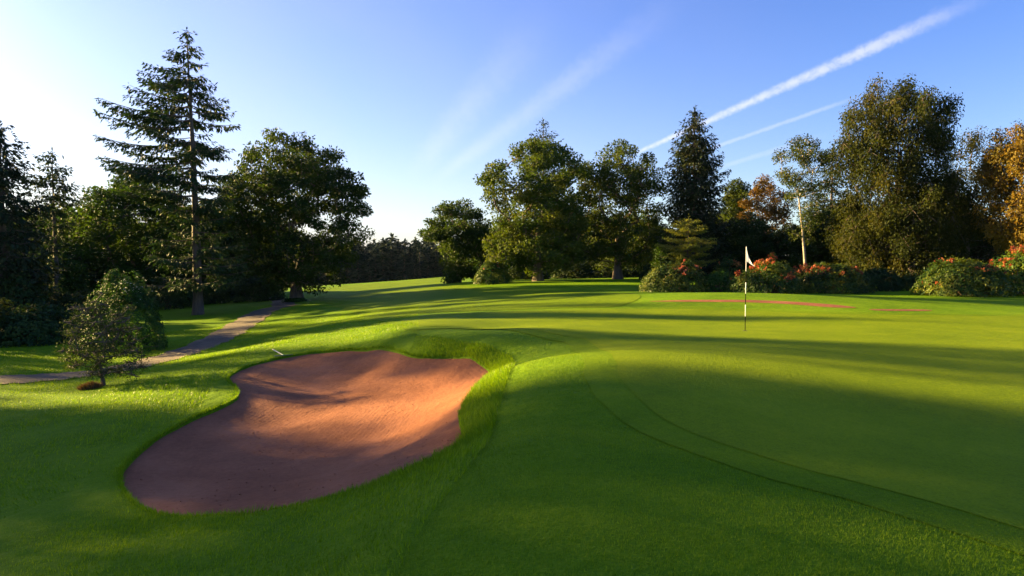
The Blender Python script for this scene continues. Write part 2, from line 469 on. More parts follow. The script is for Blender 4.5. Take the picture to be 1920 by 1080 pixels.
def catmull(pts, n=8, closed=True):
    pts = np.asarray(pts, float); N = len(pts); out = []
    rng = range(N) if closed else range(N - 1)
    for i in rng:
        if closed: p = [pts[(i + k - 1) % N] for k in range(4)]
        else: p = [pts[min(max(i + k - 1, 0), N - 1)] for k in range(4)]
        for j in range(n):
            t = j / n
            out.append(0.5 * ((2 * p[1]) + (-p[0] + p[2]) * t + (2 * p[0] - 5 * p[1] + 4 * p[2] - p[3]) * t * t + (-p[0] + 3 * p[1] - 3 * p[2] + p[3]) * t ** 3))
    if not closed: out.append(pts[-1])
    return np.array(out)

def seg_dist(x, y, poly, closed=True):
    """distance to a polyline and closest point"""
    x = np.asarray(x, float).ravel(); y = np.asarray(y, float).ravel()
    best = np.full(len(x), 1e9); cx = np.zeros(len(x)); cy = np.zeros(len(x))
    n = len(poly)
    for i in range(n if closed else n - 1):
        a = poly[i]; b = poly[(i + 1) % n]; ab = b - a
        t = np.clip(((x - a[0]) * ab[0] + (y - a[1]) * ab[1]) / (ab @ ab + 1e-12), 0, 1)
        qx = a[0] + t * ab[0]; qy = a[1] + t * ab[1]
        d = np.hypot(x - qx, y - qy); m = d < best
        best[m] = d[m]; cx[m] = qx[m]; cy[m] = qy[m]
    return best, cx, cy

def inside(x, y, poly):
    x = np.asarray(x, float).ravel(); y = np.asarray(y, float).ravel()
    r = np.zeros(len(x), bool); n = len(poly); j = n - 1
    for i in range(n):
        xi, yi = poly[i]; xj, yj = poly[j]
        c = ((yi > y) != (yj > y)) & (x < (xj - xi) * (y - yi) / (yj - yi + 1e-12) + xi)
        r ^= c; j = i
    return r

def sdist(x, y, poly):
    """signed distance, positive inside; only exact near the outline"""
    d, cx, cy = seg_dist(x, y, poly)
    return np.where(inside(x, y, poly), d, -d), cx, cy

# outlines on the ground (plan coordinates, metres)
BUNKER = catmull([P(*c)[:2] for c in RIM], 5)
BACK1 = catmull([hit(*q) for q in [(1216, 565), (1290, 562.5), (1400, 562.5), (1480, 565.5), (1560, 571), (1606, 577), (1560, 576.5), (1480, 570.5), (1400, 567), (1290, 566)]], 4)
BACK2 = catmull([hit(*q) for q in [(1632, 580), (1680, 580), (1730, 580.5), (1748, 582), (1730, 583.2), (1680, 583), (1640, 582)]], 4)
GREEN_PX = [(1165, 712), (1148, 668), (1105, 642), (1040, 628), (900, 618), (790, 612), (752, 602), (790, 594), (900, 588), (1050, 583), (1200, 581), (1400, 585), (1550, 590), (1700, 592), (1850, 594)]
gl = [hit(*q) for q in GREEN_PX]
gl += [np.array(q) for q in [(17.5, 18.5), (21.0, 13.0), (19.0, 6.0), (14.0, 2.2), (9.0, 1.2), (6.0, 1.9), (4.3, 3.1)]]
gl += [hit(*q) for q in [(1905, 992), (1700, 930), (1500, 878), (1330, 825), (1230, 775)]]
GREEN = catmull(gl, 6)

def offset(poly, d):
    n = len(poly); out = []
    area = 0.5 * sum(poly[i][0] * poly[(i + 1) % n][1] - poly[(i + 1) % n][0] * poly[i][1] for i in range(n))
    sg = 1 if area > 0 else -1
    for i in range(n):
        t = poly[(i + 1) % n] - poly[i - 1]; t = t / (np.linalg.norm(t) + 1e-9)
        out.append(poly[i] + sg * d * np.array([t[1], -t[0]]))
    return np.array(out)
GREEN = GREEN + np.stack([0.05 * (vnoise(GREEN[:, 0] * 1.7, GREEN[:, 1] * 1.7, 31) - 0.5), 0.05 * (vnoise(GREEN[:, 0] * 1.7, GREEN[:, 1] * 1.7, 32) - 0.5)], 1)
COLLAR = offset(GREEN, 0.48)
COLLAR = COLLAR + np.stack([0.07 * (vnoise(COLLAR[:, 0] * 1.3, COLLAR[:, 1] * 1.3, 33) - 0.5), 0.07 * (vnoise(COLLAR[:, 0] * 1.3, COLLAR[:, 1] * 1.3, 34) - 0.5)], 1)
def collar_lift(y): return 0.004 + 0.0008 * np.abs(y)
def green_lift(y): return 0.008 + 0.0010 * np.abs(y)
# edge between the long grass of the bank and the closely mown apron
APRON_LINE = catmull([hit(*q) for q in [(742, 1085), (775, 1020), (830, 940), (900, 850), (935, 770), (950, 720), (965, 686), (955, 668), (915, 650), (850, 638), (780, 632), (715, 636), (640, 645), (560, 655)]], 6, closed=False)
ROUGH = np.vstack([APRON_LINE, [hit(*q) for q in [(430, 690), (400, 720), (380, 760), (200, 850), (120, 930)]], [(-6.5, 5.5), (-4.0, 3.0), (-2.5, 1.5), (-0.5, 1.8)]])

def H_ground(x, y, snap=True):
    """the grass surface, cut down inside the bunkers"""
    z = T(x, y)
    for poly, dep in ((BUNKER, None),):
        lo = poly.min(0) - 0.3; hi = poly.max(0) + 0.3
        m = (x > lo[0]) & (x < hi[0]) & (y > lo[1]) & (y < hi[1])
        if m.any():
            s, _, _ = sdist(x[m], y[m], poly)
            zz = z[m]
            k = np.clip(s / 0.10, 0, 1)
            zz = zz * (1 - k) + (SANDF(x[m], y[m]) - 0.22) * k if dep is None else zz - dep * np.clip(s / 0.12, 0, 1)
            z[m] = zz
    return z

# sand floor of the big bunker
SAND_IN = [(500, 800, -1.42), (650, 770, -1.25), (400, 880, -1.42), (560, 880, -1.30), (680, 860, -1.10),
           (770, 695, -.76), (770, 712, -.88), (770, 740, -1.0), (690, 695, -.97), (600, 700, -1.15), (780, 820, -.95), (835, 770, -.78), (860, 720, -.76), (500, 720, -1.25), (560, 740, -1.30), (330, 900, -1.44), (760, 770, -1.06)]
SANDF = tps_fit(np.vstack([np.column_stack([BUNKER[::2], T(BUNKER[::2, 0], BUNKER[::2, 1]) - 0.035]), [P(*c) for c in SAND_IN]]), 0.002)

def axis(a0, a1, fine0, fine1, step, grow, cap):
    v = list(np.arange(fine0, fine1 + 1e-6, step))
    s = step
    while v[-1] < a1: s = min(s * grow, cap(v[-1])); v.append(v[-1] + s)
    s = step
    while v[0] > a0: s = min(s * grow, cap(v[0])); v.insert(0, v[0] - s)
    return np.array(v)

gx = axis(-1500, 1500, -7.5, 2.0, 0.05, 1.07, lambda v: 1.0 if abs(v) < 60 else (4.0 if abs(v) < 160 else 120))
gy = axis(-300, 2500, 4.5, 18.5, 0.05, 1.07, lambda v: 0.7 if abs(v) < 60 else (3.0 if abs(v) < 220 else 120))
X, Y = np.meshgrid(gx, gy)
x = X.ravel().copy(); y = Y.ravel().copy()
lo = BUNKER.min(0) - 0.2; hi = BUNKER.max(0) + 0.2
m = (x > lo[0]) & (x < hi[0]) & (y > lo[1]) & (y < hi[1])
s_, cx, cy = seg_dist(x[m], y[m], BUNKER)
idx = np.where(m)[0][s_ < 0.027]; sel = s_ < 0.027
x[idx] = cx[sel]; y[idx] = cy[sel]
z = H_ground(x, y)
# long grass stands a little prouder than the mown turf, unevenly
near = (np.abs(x) < 12) & (y > 0) & (y < 26)
rg = np.zeros(len(x)); q = np.where(near)[0]
sd, _, _ = sdist(x[q], y[q], ROUGH)
rg[q] = np.clip(sd / 0.10, 0, 1)
sb, _, _ = sdist(x[q], y[q], BUNKER)
lump = 0.025 + 0.06 * fbm(x[q] * 3.1, y[q] * 3.1, 11, 3)
z[q] += rg[q] * lump * np.clip(-sb / 0.05, 0, 1)
nx, ny = len(gx), len(gy)
I = np.arange(nx * ny).reshape(ny, nx)
F = np.stack([I[:-1, :-1], I[:-1, 1:], I[1:, 1:], I[1:, :-1]], -1).reshape(-1, 4)
ground = tag(mesh_np('ground', np.stack([x, y, z], 1), F, M['rough'], smooth=True), kind='structure')

def sheet(name, poly, lift, mat, step_fn, zfun=T, seed=1, layers=None):
    """a turf / sand / path sheet: clean outline, graded inner points"""
    rng = np.random.default_rng(seed)
    lo = poly.min(0); hi = poly.max(0)
    pts = []
    # graded inner grid by bands of distance from the camera
    yy = lo[1]
    while yy < hi[1]:
        st = step_fn(yy)
        xx = np.arange(lo[0], hi[0], st) + rng.uniform(0, st)
        pts.append(np.stack([xx, np.full(len(xx), yy)], 1)); yy += st
    pts = np.vstack(pts)
    sd, _, _ = sdist(pts[:, 0], pts[:, 1], poly)
    pts = pts[sd > np.array([0.35 * step_fn(v) for v in pts[:, 1]])]
    n = len(poly)
    allp = np.vstack([poly, pts])
    edges = [(i, (i + 1) % n) for i in range(n)]
    v2, _, f2, _, _, _ = delaunay_2d_cdt([Vector(p) for p in allp], edges, [], 1, 1e-5)
    v2 = np.array([(v.x, v.y) for v in v2])
    tri = np.array([f for f in f2 if len(f) == 3])
    ed, _, _ = seg_dist(v2[:, 0], v2[:, 1], poly)
    ed[ed < 1e-4] = 0
    z = zfun(v2[:, 0], v2[:, 1])
    # the sheet's edge turns down into the turf below
    z = z + (lift(ed) if callable(lift) else np.full(len(z), lift))
    o = mesh_np(name, np.column_stack([v2, z]), tri, mat, attrs={'edge': ed}, smooth=True)
    return tag(o, kind='structure')

sheet('collar_turf', COLLAR, 0.0, M['collar'], lambda v: max(0.18, abs(v) * 0.018), zfun=lambda x, y: T(x, y) + collar_lift(y))
sheet('putting_green', GREEN, 0.0, M['green'], lambda v: max(0.18, abs(v) * 0.018), zfun=lambda x, y: T(x, y) + green_lift(y))
sheet('bunker_sand', BUNKER, lambda e: -0.012 * np.exp(-e / 0.05), M['sand'], lambda v: 0.075,
      zfun=lambda x, y: SANDF(x, y) + 0.05 * fbm(x * 1.3, y * 1.3, 3, 3))
for nm, pl in (('back_bunker_sand', BACK1), ('back_bunker_sand', BACK2)):
    sheet(nm, pl, lambda e: 0.03 * np.clip(e / 0.3, 0.2, 1), M['sand'], lambda v: 0.3)

# path
PATH_PX = [(-300, 716), (-120, 716), (0, 713), (80, 709), (150, 703), (230, 692), (300, 675), (352, 659), (400, 640), (436, 620), (462, 604), (486, 588), (512, 578), (532, 573)]
pc = catmull([hit(*q) for q in PATH_PX] + [np.array((-24.0, 64.0)), np.array((-31.0, 74.0))], 8, closed=False)
tg = np.gradient(pc, axis=0); tg /= np.linalg.norm(tg, axis=1, keepdims=True)
nr = np.stack([-tg[:, 1], tg[:, 0]], 1)
ll = np.arange(len(pc))
wl = 0.95 + 0.10 * np.sin(ll * 0.9) + 0.08 * np.sin(ll * 2.3 + 1)
wr = 0.95 + 0.10 * np.sin(ll * 1.1 + 2) + 0.08 * np.sin(ll * 2.7)
PATHP = np.vstack([pc + nr * wl[:, None], (pc - nr * wr[:, None])[::-1]])
sheet('path', PATHP, 0.025, M['path'], lambda v: 0.4)

# fairway, mown shorter, running away from the green
fw = [hit(*q) for q in [(706, 590), (690, 598), (560, 609), (480, 625), (500, 612), (545, 588), (590, 583), (690, 584)]]
FW = catmull([hit(*q) for q in [(722, 604), (640, 578), (585, 560), (560, 551), (640, 536), (740, 528), (838, 520), (850, 531), (960, 541), (1080, 547), (1190, 552), (1170, 572), (1050, 578), (900, 583), (770, 590)]], 6)
sheet('fairway', FW, 0.012, M['fairway'], lambda v: max(0.5, abs(v) * 0.02))

# ------------------------------------------------------------------ grass blades (nobody could count them)
def blades(name, polyfn, n, area, hgt, wid, mat, seed, zfun, lean=0.5):
    rng = np.random.default_rng(seed)
    x0, x1, y0, y1 = area
    px = rng.uniform(x0, x1, n); py = rng.uniform(y0, y1, n)
    keep, hs = polyfn(px, py, rng)
    px = px[keep]; py = py[keep]; hs = hs[keep]
    k = len(px)
    z = zfun(px, py)
    h = hgt * hs * rng.uniform(0.55, 1.25, k)
    w = wid * rng.uniform(0.7, 1.3, k)
    an = rng.uniform(0, 2 * np.pi, k)
    ld = rng.uniform(0, 2 * np.pi, k) * 0.5 + fbm(px * 0.8, py * 0.8, seed, 2) * 9
    lm = h * lean * rng.uniform(0.2, 1.3, k)
    A = np.stack([px - np.cos(an) * w / 2, py - np.sin(an) * w / 2, z - 0.015], 1)
    B = np.stack([px + np.cos(an) * w / 2, py + np.sin(an) * w / 2, z - 0.015], 1)
    C = np.stack([px + np.cos(ld) * lm, py + np.sin(ld) * lm, z + h], 1)
    V = np.stack([A, B, C], 1).reshape(-1, 3)
    tint = np.repeat(np.clip(0.45 + 0.9 * fbm(px * 0.9, py * 0.9, 21, 3) + rng.normal(0, 0.28, k), 0, 1), 3)
    o = mesh_np(name, V, np.arange(3 * k).reshape(-1, 3), mat, attrs={'tint': tint})
    return o

def T_lump(x, y):
    return T(x, y) + 0.02 + 0.06 * fbm(x * 3.1, y * 3.1, 11, 3)

def bank(px, py, rng):
    sb, _, _ = sdist(px, py, BUNKER); sr, _, _ = sdist(px, py, ROUGH)
    d = -sb
    k = (sb < 0.0) & (sr > 0)
    bnk = np.clip((px + 2.6) / 1.6, 0, 1) * np.clip((py - 4.5) / 2.5, 0, 1)
    hs = 0.45 + bnk * (0.4 + 0.5 * np.exp(-d / 0.5)) + 0.7 * fbm(px * 1.2, py * 1.2, 9, 2)
    fade = np.where(px < -2.5, np.clip(sr / 1.8, 0.0, 1.0), 1.0)
    fade = np.maximum(fade, np.exp(-d / 0.3))
    return k & (rng.random(len(px)) < fade * (0.35 + 0.65 * np.exp(-d / 0.8))), hs * (0.5 + 0.5 * fade)
g1 = blades('bank_grass', bank, 620000, (-8.2, 1.2, 1.8, 21.5), 0.075, 0.011, M['blade'], 1, T_lump, 0.7)
tag(g1, 'long uneven grass on the bank round the large red sand bunker', 'grass', kind='stuff')

def lipg(px, py, rng):
    sb, _, _ = sdist(px, py, BUNKER)
    return (sb < 0.015) & (rng.random(len(px)) < np.exp(np.minimum(sb, 0) / 0.035)), 0.75 + 0.8 * vnoise(px * 4, py * 4, 3)
g1b = blades('bunker_lip_grass', lipg, 420000, (BUNKER[:, 0].min() - .2, BUNKER[:, 0].max() + .2, BUNKER[:, 1].min() - .2, BUNKER[:, 1].max() + .2), 0.05, 0.011, M['blade'], 2, lambda x, y: T(x, y) + 0.015, 0.9)
tag(g1b, 'fringe of grass hanging over the edge of the large red sand bunker', 'grass', kind='stuff')

def apron(px, py, rng):
    sr, _, _ = sdist(px, py, ROUGH); sc, _, _ = sdist(px, py, COLLAR)
    sg, _, _ = sdist(px, py, GREEN)
    k = (sr < 0) & (sg < 0.015)
    fall = np.clip(1.25 - np.hypot(px, py) / 12.0, 0.0, 1.0)
    return k & (rng.random(len(px)) < fall * np.where(sc > 0, 0.9, 1.0)), np.where(sc > 0, 0.78, 1.0)
g2 = blades('apron_grass', apron, 480000, (-3.0, 5.5, 2.6, 13.0), 0.015, 0.0055, M['apron_blade'], 3, lambda x, y: T(x, y) + 0.006, 0.9)
tag(g2, 'closely mown grass of the apron between bunker and putting green', 'grass', kind='stuff')

def lawn(px, py, rng):
    sb, _, _ = sdist(px, py, BUNKER); sr, _, _ = sdist(px, py, ROUGH); sp, _, _ = sdist(px, py, PATHP)
    k = (sb < 0) & (sr < 0) & (sp < 0.05)
    return k & (px < -0.15 * py) & (vnoise(px * 1.1, py * 1.1, 4) + rng.random(len(px)) * 0.9 > 0.75), 0.5 + 1.0 * vnoise(px * .7, py * .7, 8) + 1.2 * np.exp(-np.abs(sp) / 0.15)
g3 = blades('lawn_grass', lawn, 330000, (-26.0, -2.2, 7.0, 36.0), 0.045, 0.016, M['blade'], 4, lambda x, y: T(x, y), 0.9)
tag(g3, 'short rough grass on the slope beside the gravel path', 'grass', kind='stuff')

# small clods and crumbs of sand lying in the bunker
rng = np.random.default_rng(17)
cx_ = rng.uniform(BUNKER[:, 0].min(), BUNKER[:, 0].max(), 5200); cy_ = rng.uniform(BUNKER[:, 1].min(), BUNKER[:, 1].max(), 5200)
sd_, _, _ = sdist(cx_, cy_, BUNKER)
kp = (sd_ > 0.05) & (vnoise(cx_ * 0.9, cy_ * 0.9, 6) + 0.5 * rng.random(5200) > 0.88)
cx_ = cx_[kp]; cy_ = cy_[kp]; n_ = len(cx_)
cz_ = SANDF(cx_, cy_) + 0.05 * fbm(cx_ * 1.3, cy_ * 1.3, 3, 3)
oct_ = np.array([(1, 0, 0), (0, 1, 0), (-1, 0, 0), (0, -1, 0), (0, 0, 0.8), (0, 0, -0.5)], float)
cr_ = 0.005 + 0.011 * rng.random(n_) ** 3
Vc = (np.stack([cx_, cy_, cz_ + 0.3 * cr_], 1)[:, None] + oct_[None] * cr_[:, None, None] * rng.uniform(0.6, 1.3, (n_, 6, 3))).reshape(-1, 3)
Fc = (np.arange(n_)[:, None, None] * 6 + np.array([(0, 1, 4), (1, 2, 4), (2, 3, 4), (3, 0, 4), (1, 0, 5), (2, 1, 5), (3, 2, 5), (0, 3, 5)])[None]).reshape(-1, 3)
tag(mesh_np('sand_clods', Vc, Fc, M['sand'], attrs={'edge': np.zeros(len(Vc))}), 'small clods and crumbs of sand scattered over the large red bunker', 'sand', kind='stuff')

# ------------------------------------------------------------------ vegetation builders
def leaf_geo(C, A, Nn, L, Wd, bend=0.0):
    """diamond leaves: C base, A axis, Nn normal"""
    S = unit(np.cross(A, Nn)); Nn = np.cross(S, A)
    L = np.asarray(L)[:, None] if np.ndim(L) else L
    Wd = np.asarray(Wd)[:, None] if np.ndim(Wd) else Wd
    p1 = C + A * (0.45 * L) + S * (0.5 * Wd) + Nn * (0.10 * Wd)
    p2 = C + A * L - Nn * (bend * L)
    p3 = C + A * (0.45 * L) - S * (0.5 * Wd) + Nn * (0.10 * Wd)
    V = np.stack([C, p1, p2, p3], 1).reshape(-1, 3)
    return V, np.arange(len(V)).reshape(-1, 4)

def tubes(segs, sides=5):
    """segs: (n,8) p0 r0 p1 r1 -> open frusta"""
    S = np.asarray(segs, float)
    p0, r0, p1, r1 = S[:, 0:3], S[:, 3], S[:, 4:7], S[:, 7]
    d = unit(p1 - p0)
    ref = np.where(np.abs(d[:, 2:3]) > 0.9, np.array([[1.0, 0, 0]]), np.array([[0, 0, 1.0]]))
    a = unit(np.cross(d, ref)); b = np.cross(d, a)
    k = np.arange(sides) * 2 * np.pi / sides
    ring = np.cos(k)[None, :, None] * a[:, None] + np.sin(k)[None, :, None] * b[:, None]
    q0 = p0[:, None] + ring * r0[:, None, None]; q1 = p1[:, None] + ring * r1[:, None, None]
    V = np.concatenate([q0, q1], 1).reshape(-1, 3)
    base = (np.arange(len(S)) * 2 * sides)[:, None]
    i = np.arange(sides)[None]; j = (i + 1) % sides
    F = np.stack([base + i, base + j, base + sides + j, base + sides + i], -1).reshape(-1, 4)
    return V, F

def trunk_geo(pts, rad, sides=12, flare=0.7, seed=0):
    rng = np.random.default_rng(seed)
    pts = np.asarray(pts, float); n = len(pts)
    k = np.arange(sides) * 2 * np.pi / sides
    ph = rng.uniform(0, 6.28, 3)
    V = []
    z0 = pts[0, 2]
    for i in range(n):
        hgt = pts[i, 2] - z0
        fl = flare * math.exp(-hgt / (1.6 * rad[0] + 0.05))
        rr = rad[i] * (1 + fl * (0.55 + 0.45 * np.cos(k * 3 + ph[0]) + 0.25 * np.cos(k * 5 + ph[1])) + 0.06 * np.cos(k * 4 + ph[2] + hgt))
        V.append(np.stack([pts[i, 0] + rr * np.cos(k), pts[i, 1] + rr * np.sin(k), np.full(sides, pts[i, 2])], 1))
    V = np.vstack(V)
    a = np.arange(n - 1)[:, None] * sides; i = np.arange(sides)[None]; j = (i + 1) % sides
    F = np.stack([a + i, a + j, a + sides + j, a + sides + i], -1).reshape(-1, 4)
    return V, F

def prof_at(prof, z):
    """prof: rows (z, left reach, right reach), z ascending"""
    p = np.asarray(prof, float)
    return np.interp(z, p[:, 0], p[:, 1]), np.interp(z, p[:, 0], p[:, 2])

def broadleaf(name, seed, prof, trunk_r, trunk_top, nclump=200, cr=0.9, nleaf=240, leaf=(0.24, 0.15), mat='oak', bark='bark',
              flat=0.62, droop=0.0, shell=0.45, depth=0.9, lean=(0, 0), split=None, hang=0.0, twigs=4, tintvar=0.22, tint0=0.45, up=0.6):
    """a broadleaved tree: trunk, limbs grown to foliage clumps inside a profile"""
    rng = np.random.default_rng(seed)
    prof = np.asarray(prof, float)
    zs = np.linspace(prof[0, 0], prof[-1, 0], 60)
    L, Rr = prof_at(prof, zs)
    wgt = ((L + Rr) / 2 + 0.15) ** 1.6; wgt /= wgt.sum()
    cl = []
    tries = 0
    mind = cr * 0.78
    while len(cl) < nclump and tries < nclump * 40:
        tries += 1
        zc = rng.choice(zs, p=wgt) + rng.uniform(-.1, .1)
        l, r = prof_at(prof, zc)
        th = rng.uniform(0, 2 * np.pi)
        c, s = math.cos(th), math.sin(th)
        rx = r if c > 0 else l
        f = rng.random() ** shell
        mid = (r - l) / 2
        q = np.array([c * rx * f, mid * 0 + s * (l + r) / 2 * depth * f, zc])
        q[:2] += rng.normal(0, 0.12 * cr, 2)
        if all((q - e) @ (q - e) > mind * mind for e in cl[-600:]): cl.append(q)
        elif tries % 60 == 0: mind *= 0.96
    cl = np.array(cl)
    # trunk chain
    nt = 9
    tpts = [np.array([0, 0, -0.35])]
    for i in range(1, nt + 1):
        t = i / nt
        tpts.append(np.array([lean[0] * t ** 1.4 + rng.normal(0, 0.05) * trunk_r * 2, lean[1] * t + rng.normal(0, 0.05) * trunk_r * 2, trunk_top * t]))
    nodes = list(tpts); par = [-1] + list(range(nt)); cnt_idx = []
    start = 3
    order = np.argsort(np.linalg.norm(cl - tpts[-1], axis=1) + 0.2 * cl[:, 2])
    for ci in order:
        q = cl[ci]
        Nn = np.array(nodes[start:])
        d = q - Nn
        dist = np.linalg.norm(d, axis=1)
        cost = dist + 1.6 * np.maximum(0, Nn[:, 2] - q[2] + 0.15 * np.hypot(d[:, 0], d[:, 1]))
        b = int(np.argmin(cost)) + start
        p = nodes[b]; D = np.linalg.norm(q - p)
        ns = max(1, int(D / 0.8))
        prev = b
        for k in range(1, ns + 1):
            t = k / ns
            e = p + (q - p) * t
            if k < ns:
                e = e + rng.normal(0, 0.09, 3) * min(1.0, D * 0.5)
                e[2] -= 0.10 * D * math.sin(math.pi * t) * (0.4 if q[2] > p[2] else -0.6)
            nodes.append(e); par.append(prev); prev = len(nodes) - 1
        cnt_idx.append(prev)
    nn = len(nodes); cnt = np.zeros(nn)
    for c in cnt_idx: cnt[c] += 1
    for i in range(nn - 1, 0, -1): cnt[par[i]] += cnt[i]
    nodes = np.array(nodes)
    rad = trunk_r * (np.maximum(cnt, 0.35) / max(cnt[0], 1)) ** 0.5
    rad = np.clip(rad * 0.62, 0.010 + 0.004 * cr, trunk_r * 0.55)
    tr_rad = [trunk_r * (1 - 0.62 * i / nt) for i in range(nt + 1)]
    for i in range(nt + 1): rad[i] = tr_rad[i]
    segs = []
    for i in range(nt + 1, nn):
        p = par[i]
        r0 = min(rad[p], rad[i] * 1.35)
        segs.append([*nodes[p], r0, *nodes[i], rad[i]])
    # foliage
    Cs, As, Ns, Ts = [], [], [], []
    for q in cl:
        k = int(nleaf * rng.uniform(0.7, 1.3))
        rr = cr * rng.uniform(0.75, 1.25)
        dv = unit(rng.normal(0, 1, (k, 3)))
        rf = rng.random(k) ** 0.42
        off = dv * rf[:, None] * rr
        off[:, 2] *= flat
        if hang:
            off[:, 2] -= hang * rr * rng.random(k) ** 1.5
        pos = q + off
        # clumps are broken by small scale gaps
        g = vnoise(pos[:, 0] * 2.1 + 50, pos[:, 2] * 2.1 + pos[:, 1] * 1.7 + 50, seed)
        keep = g > 0.22
        pos = pos[keep]; dv2 = dv[keep]; k = len(pos)
        ax = unit(dv2 * 0.8 + rng.normal(0, 0.6, (k, 3)) + np.array([0, 0, -droop]))
        nm = unit(rng.normal(0, 0.5, (k, 3)) + np.array([0, 0, up * 0.8]) + dv2 * 0.8)
        Cs.append(pos); As.append(ax); Ns.append(nm)
        ct = tint0 + rng.normal(0, tintvar * 0.7)
        Ts.append(np.clip(ct + rng.normal(0, tintvar * 0.5, k), 0, 1))
        for _ in range(twigs if k else 0):
            j = rng.integers(0, k)
            segs.append([*q, 0.016, *pos[j], 0.006])
    C = np.vstack(Cs); A = np.vstack(As); Nn = np.vstack(Ns); Tn = np.concatenate(Ts)
    k = len(C)
    V, F = leaf_geo(C, A, Nn, leaf[0] * rng.uniform(0.65, 1.3, k), leaf[1] * rng.uniform(0.7, 1.3, k), 0.15)
    root = empty(name)
    tv, tf = trunk_geo(tpts, tr_rad, 12, 0.6, seed)
    mesh_np('trunk', tv, tf, M[bark], root, smooth=True)
    sv, sf = tubes(segs, 5)
    mesh_np('branches', sv, sf, M[bark], root, smooth=True)['kind'] = 'stuff'
    mesh_np('crown', V, F, M[mat], root, attrs={'tint': np.repeat(Tn, 4)})['kind'] = 'stuff'
    return root

def conifer(name, seed, height, prof, trunk_r, z0=1.0, spacing=0.6, per=5, droop=0.15, rise=0.25, mat='fir', bark='fir_bark',
            needle=(0.34, 0.11), twig_step=0.22, twig_len=0.34, dens=1.0, hang=0.25, skip=0.0, jitter=0.35, lean=0.0, thick=1):
    """a conifer: whorled branches carrying flat sprays of needles"""
    rng = np.random.default_rng(seed)
    nt = 14
    tpts = [np.array([lean * (i / nt) ** 2 + rng.normal(0, 0.02), rng.normal(0, 0.02), -0.35 + (height + 0.15) * i / nt]) for i in range(nt + 1)]
    tr = [trunk_r * (1 - 0.97 * (i / nt) ** 1.05) + 0.012 for i in range(nt + 1)]
    tp = np.array(tpts)
    def tx(z): return np.array([np.interp(z, tp[:, 2], tp[:, 0]), np.interp(z, tp[:, 2], tp[:, 1]), z])
    segs, Cs, As, Ns, Ts = [], [], [], [], []
    zc = z0
    while zc < height - 0.25:
        fr = zc / height
        l, r = prof_at(prof, zc)
        nb = per if fr < 0.85 else max(3, per - 1)
        th0 = rng.uniform(0, 6.28)
        for b in range(nb):
            if rng.random() < skip: continue
            zb = zc + rng.uniform(-.5, .5) * spacing
            if zb > height - 0.1: continue
            th = th0 + b * 2 * np.pi / nb + rng.normal(0, 0.25)
            c = math.cos(th)
            wgt = 0.5 + 0.5 * c
            Ln = (l * (1 - wgt) + r * wgt) * min(1.18, max(0.35, 0.94 + rng.normal(0, jitter * 0.5)))
            Ln = max(Ln, 0.18)
            o = tx(zb)
            d = np.array([math.cos(th), math.sin(th), 0.0])
            n = max(3, int(Ln / 0.45))
            ts = np.linspace(0, 1, n + 1)
            dr = droop * rng.uniform(0.6, 1.4)
            zz = Ln * (-dr * np.sin(ts * math.pi * 0.75) * 1.1 + rise * ts ** 2.2)
            side = np.array([-d[1], d[0], 0])
            wob = rng.normal(0, 0.05) * Ln
            pts = o + d * (ts * Ln)[:, None] + side * (wob * np.sin(ts * 3))[:, None]
            pts[:, 2] += zz
            br = 0.010 + 0.011 * Ln
            for i in range(n):
                segs.append([*pts[i], br * (1 - 0.85 * ts[i]), *pts[i + 1], br * (1 - 0.85 * ts[i + 1])])
            ct = rng.normal(0.42, 0.14)
            # side twigs with needle sprays
            t0 = 0.18 if Ln > 1.0 else 0.05
            nt_ = max(2, int(Ln * (1 - t0) / twig_step))
            for tt in np.linspace(t0, 1.0, nt_):
                bp = np.array([np.interp(tt, ts, pts[:, k]) for k in range(3)])
                bt = unit(np.array([np.interp(min(tt + .05, 1), ts, pts[:, k]) - np.interp(max(tt - .05, 0), ts, pts[:, k]) for k in range(3)]))
                tl = (twig_len * Ln * (1 - tt) ** 0.7 * (0.35 + 0.65 * min(1, tt / 0.4)) + 0.22) * rng.uniform(0.6, 1.25)
                for sg in (-1, 1):
                    tdv = unit(bt * 0.75 + sg * side * 0.75 + np.array([0, 0, -hang * rng.uniform(0.2, 1.4)]))
                    k = max(1, int(tl / (needle[0] * 0.5) * dens))
                    u = (np.arange(k) + rng.random(k)) / k
                    for th_ in range(thick):
                        pos = bp + tdv * (u * tl)[:, None] + rng.normal(0, 0.035, (k, 3))
                        pos[:, 2] -= hang * 0.35 * tl * u ** 2
                        ax = unit(tdv + rng.normal(0, 0.38, (k, 3)) + np.array([0, 0, -0.15]))
                        nm = unit(np.array([0, 0, 1.0]) + rng.normal(0, 0.45, (k, 3)))
                        Cs.append(pos); As.append(ax); Ns.append(nm)
                        Ts.append(np.clip(rng.normal(ct, 0.2, k), 0, 1))
                    if tl > 0.5: segs.append([*bp, 0.008, *(bp + tdv * tl * 0.8 - np.array([0, 0, hang * 0.25 * tl])), 0.004])
        zc += spacing * rng.uniform(0.75, 1.25) * (1.0 if fr < 0.7 else 0.75)
    # leader
    k = 14
    Cs.append(np.tile(tx(height - 0.5), (k, 1)) + np.array([0, 0, 1]) * np.linspace(-.4, .5, k)[:, None]); As.append(unit(rng.normal(0, .5, (k, 3)) + np.array([0, 0, .8])))
    Ns.append(unit(rng.normal(0, 1, (k, 3)))); Ts.append(np.full(k, 0.5))
    C = np.vstack(Cs); A = np.vstack(As); Nn = np.vstack(Ns); Tn = np.concatenate(Ts)
    k = len(C)
    V, F = leaf_geo(C, A, Nn, needle[0] * rng.uniform(0.6, 1.3, k), needle[1] * rng.uniform(0.7, 1.3, k), 0.18)
    root = empty(name)
    tv, tf = trunk_geo(tpts, tr, 10, 0.5, seed)
